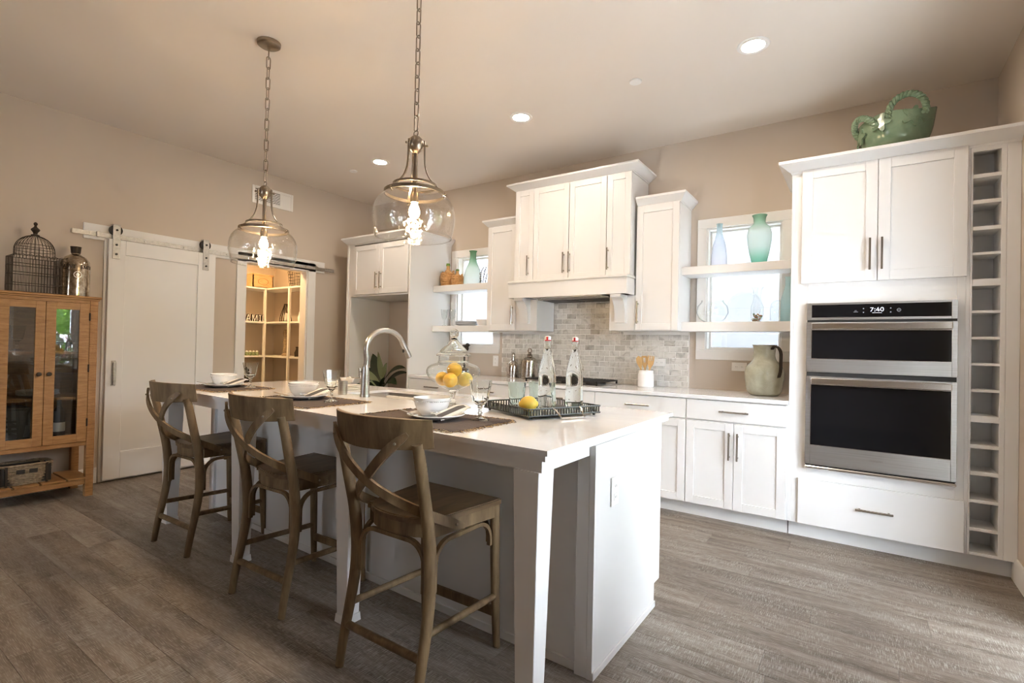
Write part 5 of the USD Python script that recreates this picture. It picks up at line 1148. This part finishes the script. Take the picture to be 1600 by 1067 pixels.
for k, ((px, py), wh) in enumerate(zip(PL, WH)):
    one('dinner_plate', 'pale glazed dinner plate under the bowl ' + wh, 'plate', plate_mesh(.126, .020, 56), PLATEC if k else CERAM, loc=(px, py, ZM), group='dinner plates on the island', world=False, smooth=40)
    bp = [(0, 0), (.045, 0), (.048, .004), (.066, .025), (.078, .055), (.082, .080), (.0785, .080), (.074, .054), (.062, .028), (.044, .010), (0, .008)]
    b = Thing('soup_bowl', 'white bowl with a beaded rim ' + wh, 'bowl', (px - .048, py + .024, ZM + .0075), group='white beaded bowls on the island')
    b.add('bowl', lathe(bp, 56), CERAM, world=False, smooth=40)
    b.add('beaded_rim', [ball((.0815 * math.cos(q), .0815 * math.sin(q), .066), .0034, 0) for q in np.linspace(0, 2 * PI, 57)[:-1]], CERAM, world=False, smooth=True, kind='stuff')
    goblet('water_goblet', 'clear pressed glass goblet ' + wh, 'goblet', (gl_xy[k][0], gl_xy[k][1], ZM - .001 if k != 2 else ZI + .004), .172, .050, 10, GLASS, 'pressed glass goblets on the island')
    # napkin draped over the plate's right edge, cutlery across it
    ph = math.radians((20, 34, 42)[k]); cp_, sp_ = math.cos(ph), math.sin(ph)
    nap = spl([(px + .040, py - .075, ZM + .016), (px + .068, py - .038, ZM + .030), (px + .094, py + .008, ZM + .044), (px + .110, py + .048, ZM + .050), (px + .126, py + .086, ZM + .044)], 18)
    nap[:, :2] = np.array([px, py]) + (nap[:, :2] - np.array([px, py])) @ np.array([[cp_, sp_], [-sp_, cp_]])
    nw = np.interp(np.linspace(0, 1, 18), [0, .65, 1], [.050, .056, .008]); nn = np.array([(.35, -.30, .88)] * 18)
    N_ = Thing('linen_napkin', 'cream dark-striped napkin over the plate rim ' + wh, 'napkin', tuple(nap[6]), group='striped napkins on the island')
    N_.add('cloth', ribbon(nap, nn, nw, .005), NAPK)
    sdv = np.cross(np.gradient(nap, axis=0), nn); sdv /= np.linalg.norm(sdv, axis=1, keepdims=True); upn = nn / np.linalg.norm(nn[0])
    for o1, w1 in ((-.22, .006), (-.05, .012), (.12, .006)): N_.add('stripe', ribbon(nap[:15] + (sdv * nw[:, None] * o1 + upn * .0022)[:15], nn[:15], w1, .0016), STRIPE)
    def piece(name, label, cat, a, b_, zz, head):
        a = (a[0] * cp_ - a[1] * sp_, a[0] * sp_ + a[1] * cp_); b_ = (b_[0] * cp_ - b_[1] * sp_, b_[0] * sp_ + b_[1] * cp_)
        a = np.array([px + a[0], py + a[1], ZM + zz[0]]); b_ = np.array([px + b_[0], py + b_[1], ZM + zz[1]]); d = (b_ - a)
        T = Thing(name, label, cat, (a + b_) / 2, group='steel cutlery on the island'); T.loc = (a + b_) / 2
        L = np.linalg.norm(d); d /= L; sd = np.cross(d, (0, 0, 1)); sd /= np.linalg.norm(sd)
        T.add('handle', ribbon([a, a + d * L * .3, a + d * L * .68], np.array([(0, 0, 1.)] * 3), [.012, .009, .006], .003), STEELH)
        hp = [a + d * L * (.68 + .32 * q) for q in np.linspace(0, 1, 7)]
        wd = {'knife': [.006, .012, .015, .016, .016, .014, .004], 'fork': [.006, .012, .020, .023, .023, .022, .020], 'spoon': [.006, .016, .026, .032, .034, .028, .010]}[head]
        T.add('head', ribbon(hp, np.array([(0, 0, 1.)] * 7), wd, .0025), STEELH)
    piece('fork', 'steel fork lying left of the bowl ' + wh, 'fork', (-.150, -.045), (-.045, -.110), (.036, .026), 'fork')
    piece('table_knife', 'steel knife propped on the napkin ' + wh, 'knife', (.120, .085), (.010, -.080), (.0425, .030), 'knife')
    piece('spoon', 'steel spoon propped on the napkin ' + wh, 'spoon', (.095, .095), (.000, -.055), (.0435, .032), 'spoon')
# lemon jar
jx, jy = -1.425, -2.520
t = Thing('apothecary_jar', 'footed clear glass apothecary jar of lemons with a domed lid', 'glass jar', (jx, jy, ZI))
q = spl([(r, 0, z) for r, z in ((.012, .092), (.055, .104), (.105, .136), (.138, .178), (.136, .205), (.108, .226), (.080, .236))], 26)[:, [0, 2]]
t.add('bowl', lathe([tuple(x) for x in q] + [(.077, .245), (.077, .268)], 56), THIN, world=False, smooth=True)
t.add('foot', lathe([(0, 0), (.064, 0), (.066, .004), (.030, .012), (.013, .024), (.016, .034), (.011, .045), (.013, .070), (.022, .084), (.014, .094), (0, .094)], 36), GLASS, world=False, smooth=True)
ld = t.add('lid', lathe([(.074, .2685), (.088, .2685), (.091, .274), (.086, .281), (.076, .286), (.068, .300), (.050, .318), (.036, .327), (.034, .336), (.022, .348), (.013, .362), (0, .364), (0, .350), (.012, .346), (.022, .334), (.030, .322), (.046, .311), (.061, .296), (.070, .281)], 48, closed=False), JARG, world=False, smooth=True)
t.add('neck_ring', torus((0, 0, .240), .078, .0035, 48, 8), JARG, world=False, smooth=True)
t.add('lid_knob', ball((0, 0, .386), .0245, 3), JARG, ld, world=False, smooth=True)
def lemon(label, x, y, z, m, r=.036, rx=0.0, rzz=0.0, grp='lemons in the glass jar'):
    a = np.linspace(-PI / 2, PI / 2, 17)
    pr = [(max(0, r * math.cos(q) ** .92), r * 1.10 * math.sin(q) + (.005 * math.sin(q) if abs(q) > 1.35 else 0)) for q in a]
    pr[0] = (0, pr[0][1]); pr[-1] = (0, pr[-1][1])
    mm = rot(rot(lathe(pr, 26), rx, (1, 0, 0)), rzz, (0, 0, 1))
    one('lemon', label, 'lemon', mm, m, loc=(x, y, z), group=grp, world=False, smooth=True)
cr_ = np.array([math.cos(.6), -math.sin(.6) * -1]);
R2 = np.array([math.cos(YAW), -math.sin(YAW)]); F2 = np.array([math.sin(YAW), math.cos(YAW)])
def jp(a, b): v = R2 * a + F2 * b; return jx + v[0], jy + v[1]
x, y = jp(-.056, .004); lemon('orange-yellow lemon at the left in the glass jar', x, y, ZI + .150, ORANGE, .036, 1.2, .4)
x, y = jp(-.008, -.058); lemon('orange-yellow lemon at the front of the glass jar, stem end showing', x, y, ZI + .147, ORANGE, .0375, 1.35, .75)
x, y = jp(.062, -.012); lemon('greenish yellow lemon at the right in the glass jar', x, y, ZI + .150, PALELEM, .0375, 1.5, 1.4)
x, y = jp(.010, .052); lemon('yellow lemon at the back of the glass jar', x, y, ZI + .150, LEMON, .036, 1.4, .9)
x, y = jp(.006, -.004); lemon('topmost orange-yellow lemon in the glass jar', x, y, ZI + .197, ORANGE, .038, 1.5, 1.2)
# wire tray with bottles
TN = np.array([-.887, -2.625]); e1 = np.array([.387, .922]); e2 = np.array([-.922, .387])
def tp(a, b): v = TN + e1 * a + e2 * b; return float(v[0]), float(v[1])
A_, B_ = .415, .400
t = Thing('wire_tray', 'square grey metal tray with slatted rails and wire loop handles', 'tray', (*tp(A_ / 2, B_ / 2), ZI))
cs = [tp(0, 0), tp(A_, 0), tp(A_, B_), tp(0, B_)]
t.add('tray_bed', mv(ext(Polygon(cs), .004), 0, 0, ZI + .014), ZINCT)
for z, r in ((ZI + .016, .0040), (ZI + .047, .0042)): t.add('rail', tube([(*p_, z) for p_ in cs], r, 6, closed=True), ZINC)
bars = []
for (p0, p1) in zip(cs, cs[1:] + cs[:1]):
    for k in range(27):
        s_ = (k + .5) / 27; x, y = p0[0] + (p1[0] - p0[0]) * s_, p0[1] + (p1[1] - p0[1]) * s_
        bars.append(cyl((x, y, ZI + .016), (x, y, ZI + .047), .0032, 5))
t.add('rail_bars', bars, ZINC, kind='stuff')
for p_ in ((.02, .02), (A_ - .02, .02), (A_ - .02, B_ - .02), (.02, B_ - .02)):
    x, y = tp(*p_); t.add('foot', [ball((x, y, ZI + .007), .007, 1), cyl((x, y, ZI + .010), (x, y, ZI + .016), .004, 6)], ZINC)
for b0, sgn in ((0, -1), (B_, 1)):
    P = [(*tp(.13, b0), ZI + .047), (*tp(.13, b0 + sgn * .020), ZI + .040), (*tp(.145, b0 + sgn * .045), ZI + .008), (*tp(.27, b0 + sgn * .045), ZI + .008), (*tp(.285, b0 + sgn * .020), ZI + .040), (*tp(.285, b0), ZI + .047)]
    t.add('handle', tube(P, .0042, 6), STEELH)
ZT = ZI + .0185
def swing_bottle(label, a, b):
    x, y = tp(a, b)
    t = Thing('swing_top_bottle', label, 'bottle', (x, y, ZT), group='swing-top bottles on the tray')
    pr = spl([(r, 0, z) for r, z in ((.0405, .004), (.0425, .012), (.0425, .10), (.0420, .175), (.036, .215), (.024, .262), (.0165, .295), (.0145, .325))], 40)[:, [0, 2]]
    t.add('bottle', lathe([(0, 0), (.038, 0)] + [tuple(q) for q in pr] + [(.0175, .328), (.0175, .337), (0, .337)], 40), WATERG, world=False, smooth=40)
    st_ = t.add('stopper', lathe([(0, .338), (.0135, .338), (.0150, .344), (.0150, .356), (.010, .361), (0, .362)], 20), CERAM, world=False)
    t.add('red_seal', lathe([(0, .3372), (.0150, .3372), (.0156, .3395), (.0150, .342), (0, .342)], 20), RED, st_, world=False)
    for q in (.3, 3.4): t.add('red_seal', bx(-.004, .004, -.0175, -.0140, .338, .357).apply_transform(trimesh.transformations.rotation_matrix(q, (0, 0, 1))), RED, st_, world=False)
    for s_ in (-1, 1):
        cr_ = [(s_ * .0165, 0, .351), (s_ * .021, .003, .335), (s_ * .0205, -.012, .305), (s_ * .018, -.022, .285)]
        t.add('wire_bail', tube([tuple((np.array([[R2[0], F2[0]], [R2[1], F2[1]]]) @ np.array(p_[:2])).tolist()) + (p_[2],) for p_ in cr_], .0012, 5), STEELH, world=False)
    t.add('neck_wire', torus((0, 0, .300), .0172, .0013, 24, 5), STEELH, world=False)
    g0 = math.atan2(R2[1], R2[0]) - .35
    mm = ext(sbox(-.022, .045, .022, .115), .0006); t.add('white_label', wrap(mm, .0427, g0, 0), PAPERW, world=False, smooth=False)
    t.add('printed_label', wrap(ext(sbox(-.012, .030, .012, .085), .0006), .0427, g0 + PI - .35, 0), CRATE, world=False, smooth=False)
swing_bottle('clear swing-top water bottle standing left on the tray, behind the lone lemon', .205, .150)
swing_bottle('clear swing-top water bottle standing right on the tray', .360, .130)
def tumbler(label, a, b):
    x, y = tp(a, b)
    one('aqua_tumbler', label, 'tumbler', lathe([(0, 0), (.034, 0), (.036, .006), (.034, .02), (.040, .06), (.043, .10), (.047, .128), (.0448, .128), (.040, .10), (.036, .06), (.031, .022), (0, .018)], 14), AQUA, loc=(x, y, ZT), group='aqua tumblers on the tray', world=False, smooth=28)
tumbler('pale aqua glass tumbler at the left on the tray', .118, .285)
tumbler('pale aqua glass tumbler tucked behind the other, beside the left bottle', .232, .268)
x, y = tp(.082, .128); lemon('single lemon lying on the tray in front of the bottles', x, y, ZT + .0375, LEMON, .0375, 1.5, 2.0, 'lemon on the tray')
# by the sink
x, y = -2.385, -2.470
one('steel_tumbler', 'small dark steel cup standing between the middle goblet and faucet', 'cup', lathe([(0, 0), (.026, 0), (.028, .004), (.030, .085), (.027, .085), (.025, .01), (0, .008)], 28), STEEL, loc=(x, y, ZI), world=False)
t = Thing('folded_towel', 'folded cream dish towel on the island behind the faucet', 'towel', (-2.72, -2.20, ZI))
for k in range(3): t.add('fold', bx(-2.84 + .004 * k, -2.60 - .004 * k, -2.27 + .003 * k, -2.13 - .003 * k, ZI + .011 * k, ZI + .0105 + .011 * k, .005), LINEN)
one('wire_strainer', 'small round steel strainer on the folded towel behind the faucet', 'strainer', [lathe([(.012, 0), (.038, .014), (.050, .045), (.048, .045), (.036, .016), (.012, .002)], 28), torus((0, 0, .045), .050, .003, 28, 6), tube([(.05, 0, .045), (.13, 0, .05)], .003, 6)], STEELH, loc=(-2.70, -2.19, ZI + .034), world=False)
# ================================================================ OUTSIDE
gnd = one('garden_ground', 'pale concrete patio and lawn outside the windows', 'ground', bx(-30, 40, -40, 30, -.40, -.25), GRASSM, kind='structure')
one('patio', 'pale concrete patio slab outside the glass door', 'patio', bx(XR + TH + .01, XR + 3.2, -8, 1.5, -.25, -.06), CONCR, kind='structure')
one('side_path', 'pale concrete path between the house and its neighbour', 'path', bx(-7, 3, TH + .02, 2.4, -.25, -.05), CONCR, kind='structure')
one('roof_eave', 'deep white roof eave over the side path', 'roof', bx(-8, 4, TH + .01, 1.25, 2.95, 3.07, .01), POSTW, kind='structure')
n = Thing('neighbor_house', 'pale grey clapboard house wall seen through the back windows', 'house', (-1.5, 3.2, -.25))
n.add('wall', bx(-9, 6, 3.24, 3.45, -.25, 5.2), SIDING)
z = -.2
while z < 5.1:
    n.add('siding_board', rot(bx(-9, 6, 3.215, 3.235, z, z + .205, .002), .05, (1, 0, 0), (0, 3.23, z + .1)), SIDING); z += .185
n.add('roof', rot(bx(-9.4, 6.4, 2.7, 4.4, 5.2, 5.3), .35, (1, 0, 0), (0, 3.2, 5.2)), SIDING)
def shrub(name, label, cat, c, rx, ry, rz_, count, size, seed, m=None, grp=None):
    t = Thing(name, label, cat, (c[0], c[1], -.25), group=grp)
    rg = np.random.default_rng(seed)
    u = rg.normal(size=(count, 3)); u /= np.linalg.norm(u, axis=1, keepdims=True)
    rad = .55 + .45 * rg.random(count) ** .5
    bump = 1 + .22 * np.sin(u[:, 0] * 5 + seed) * np.cos(u[:, 2] * 6 + u[:, 1] * 4)
    pos = u * (rad * bump)[:, None] * np.array([rx, ry, rz_]) + np.array(c)
    a = rg.normal(size=(count, 3)) * .6 + u; a /= np.linalg.norm(a, axis=1, keepdims=True)
    b = np.cross(a, rg.normal(size=(count, 3))); b /= np.linalg.norm(b, axis=1, keepdims=True); d = np.cross(a, b)
    s = size * (.6 + .8 * rg.random(count))[:, None]
    V = np.stack([pos - b * s, pos + d * s * .5, pos + b * s, pos - d * s * .5], 1).reshape(-1, 3)
    i_ = np.arange(count)[:, None] * 4
    F = np.vstack([i_ + np.array([0, 1, 2]), i_ + np.array([0, 2, 3])])
    t.add('foliage', tm(V, F), m or LEAFT, smooth=False, kind='stuff')
    for k in range(5):
        e = np.array(c) + rg.normal(size=3) * np.array([rx, ry, rz_]) * .4
        t.add('branch', tube(spl([(c[0], c[1], -.25), ((c[0] * .6 + e[0] * .4), (c[1] * .6 + e[1] * .4), (c[2] - .25) * .5), tuple(e)], 8), [.05, .045, .04, .035, .03, .025, .02, .012], 6), BRONZE)
    return t
shrub('garden_bush', 'rounded sunlit green bush beyond the glass door', 'bush', (6.6, -.2, 1.15), 1.8, 1.9, 1.40, 9000, .075, 3)
shrub('garden_tree', 'tall dark tree behind the sunlit bush', 'tree', (13.5, 2.5, 2.9), 3.2, 3.2, 3.0, 6000, .17, 5, LEAFG)
shrub('garden_tree', 'dark tree beyond the glass patio door', 'tree', (15.5, -7.5, 2.6), 3.0, 3.0, 2.9, 6000, .17, 6, LEAFG)
shrub('window_shrub', 'leafy shrub outside the window by the refrigerator alcove', 'shrub', (-3.9, 2.0, .95), .65, .5, .75, 1500, .05, 8)
shrub('window_shrub', 'small tree between the houses outside the window near the oven tower', 'tree', (.15, 2.4, 2.75), .50, .4, .55, 900, .05, 9)
b = Thing('flower_planter', 'long dark planter box of pink flowers outside the glass door', 'planter', (2.9, -1.2, -.06))
b.add('box', bx(2.7, 3.1, -2.6, .4, -.06, .80, .01), TERRA)
fl_ = []
rg = np.random.default_rng(4)
for q in range(160): fl_.append(ball((2.7 + .4 * rg.random(), -2.6 + 3.0 * rg.random(), .80 + .10 * rg.random()), .035, 1))
b.add('blossoms', fl_, PINKF, kind='stuff')
p = Thing('porch_column', 'white square porch column with a flared cap outside the glass door', 'column', (3.3, -1.06, -.06))
p.add('shaft', bx(3.18, 3.42, -1.18, -.94, -.06, 1.14, .005), POSTW)
p.add('cap', [frustum(3.3, -1.06, .13, .20, 1.14, 1.22), bx(3.09, 3.51, -1.27, -.85, 1.22, 1.29, .008)], POSTW)
p.add('railing', [bx(3.27, 3.33, -.94, .6, .86, .92), bx(3.27, 3.33, -.94, .6, .1, .15)] + [bx(3.285, 3.315, -.9 + q * .11, -.87 + q * .11, .15, .86) for q in range(13)], POSTW)
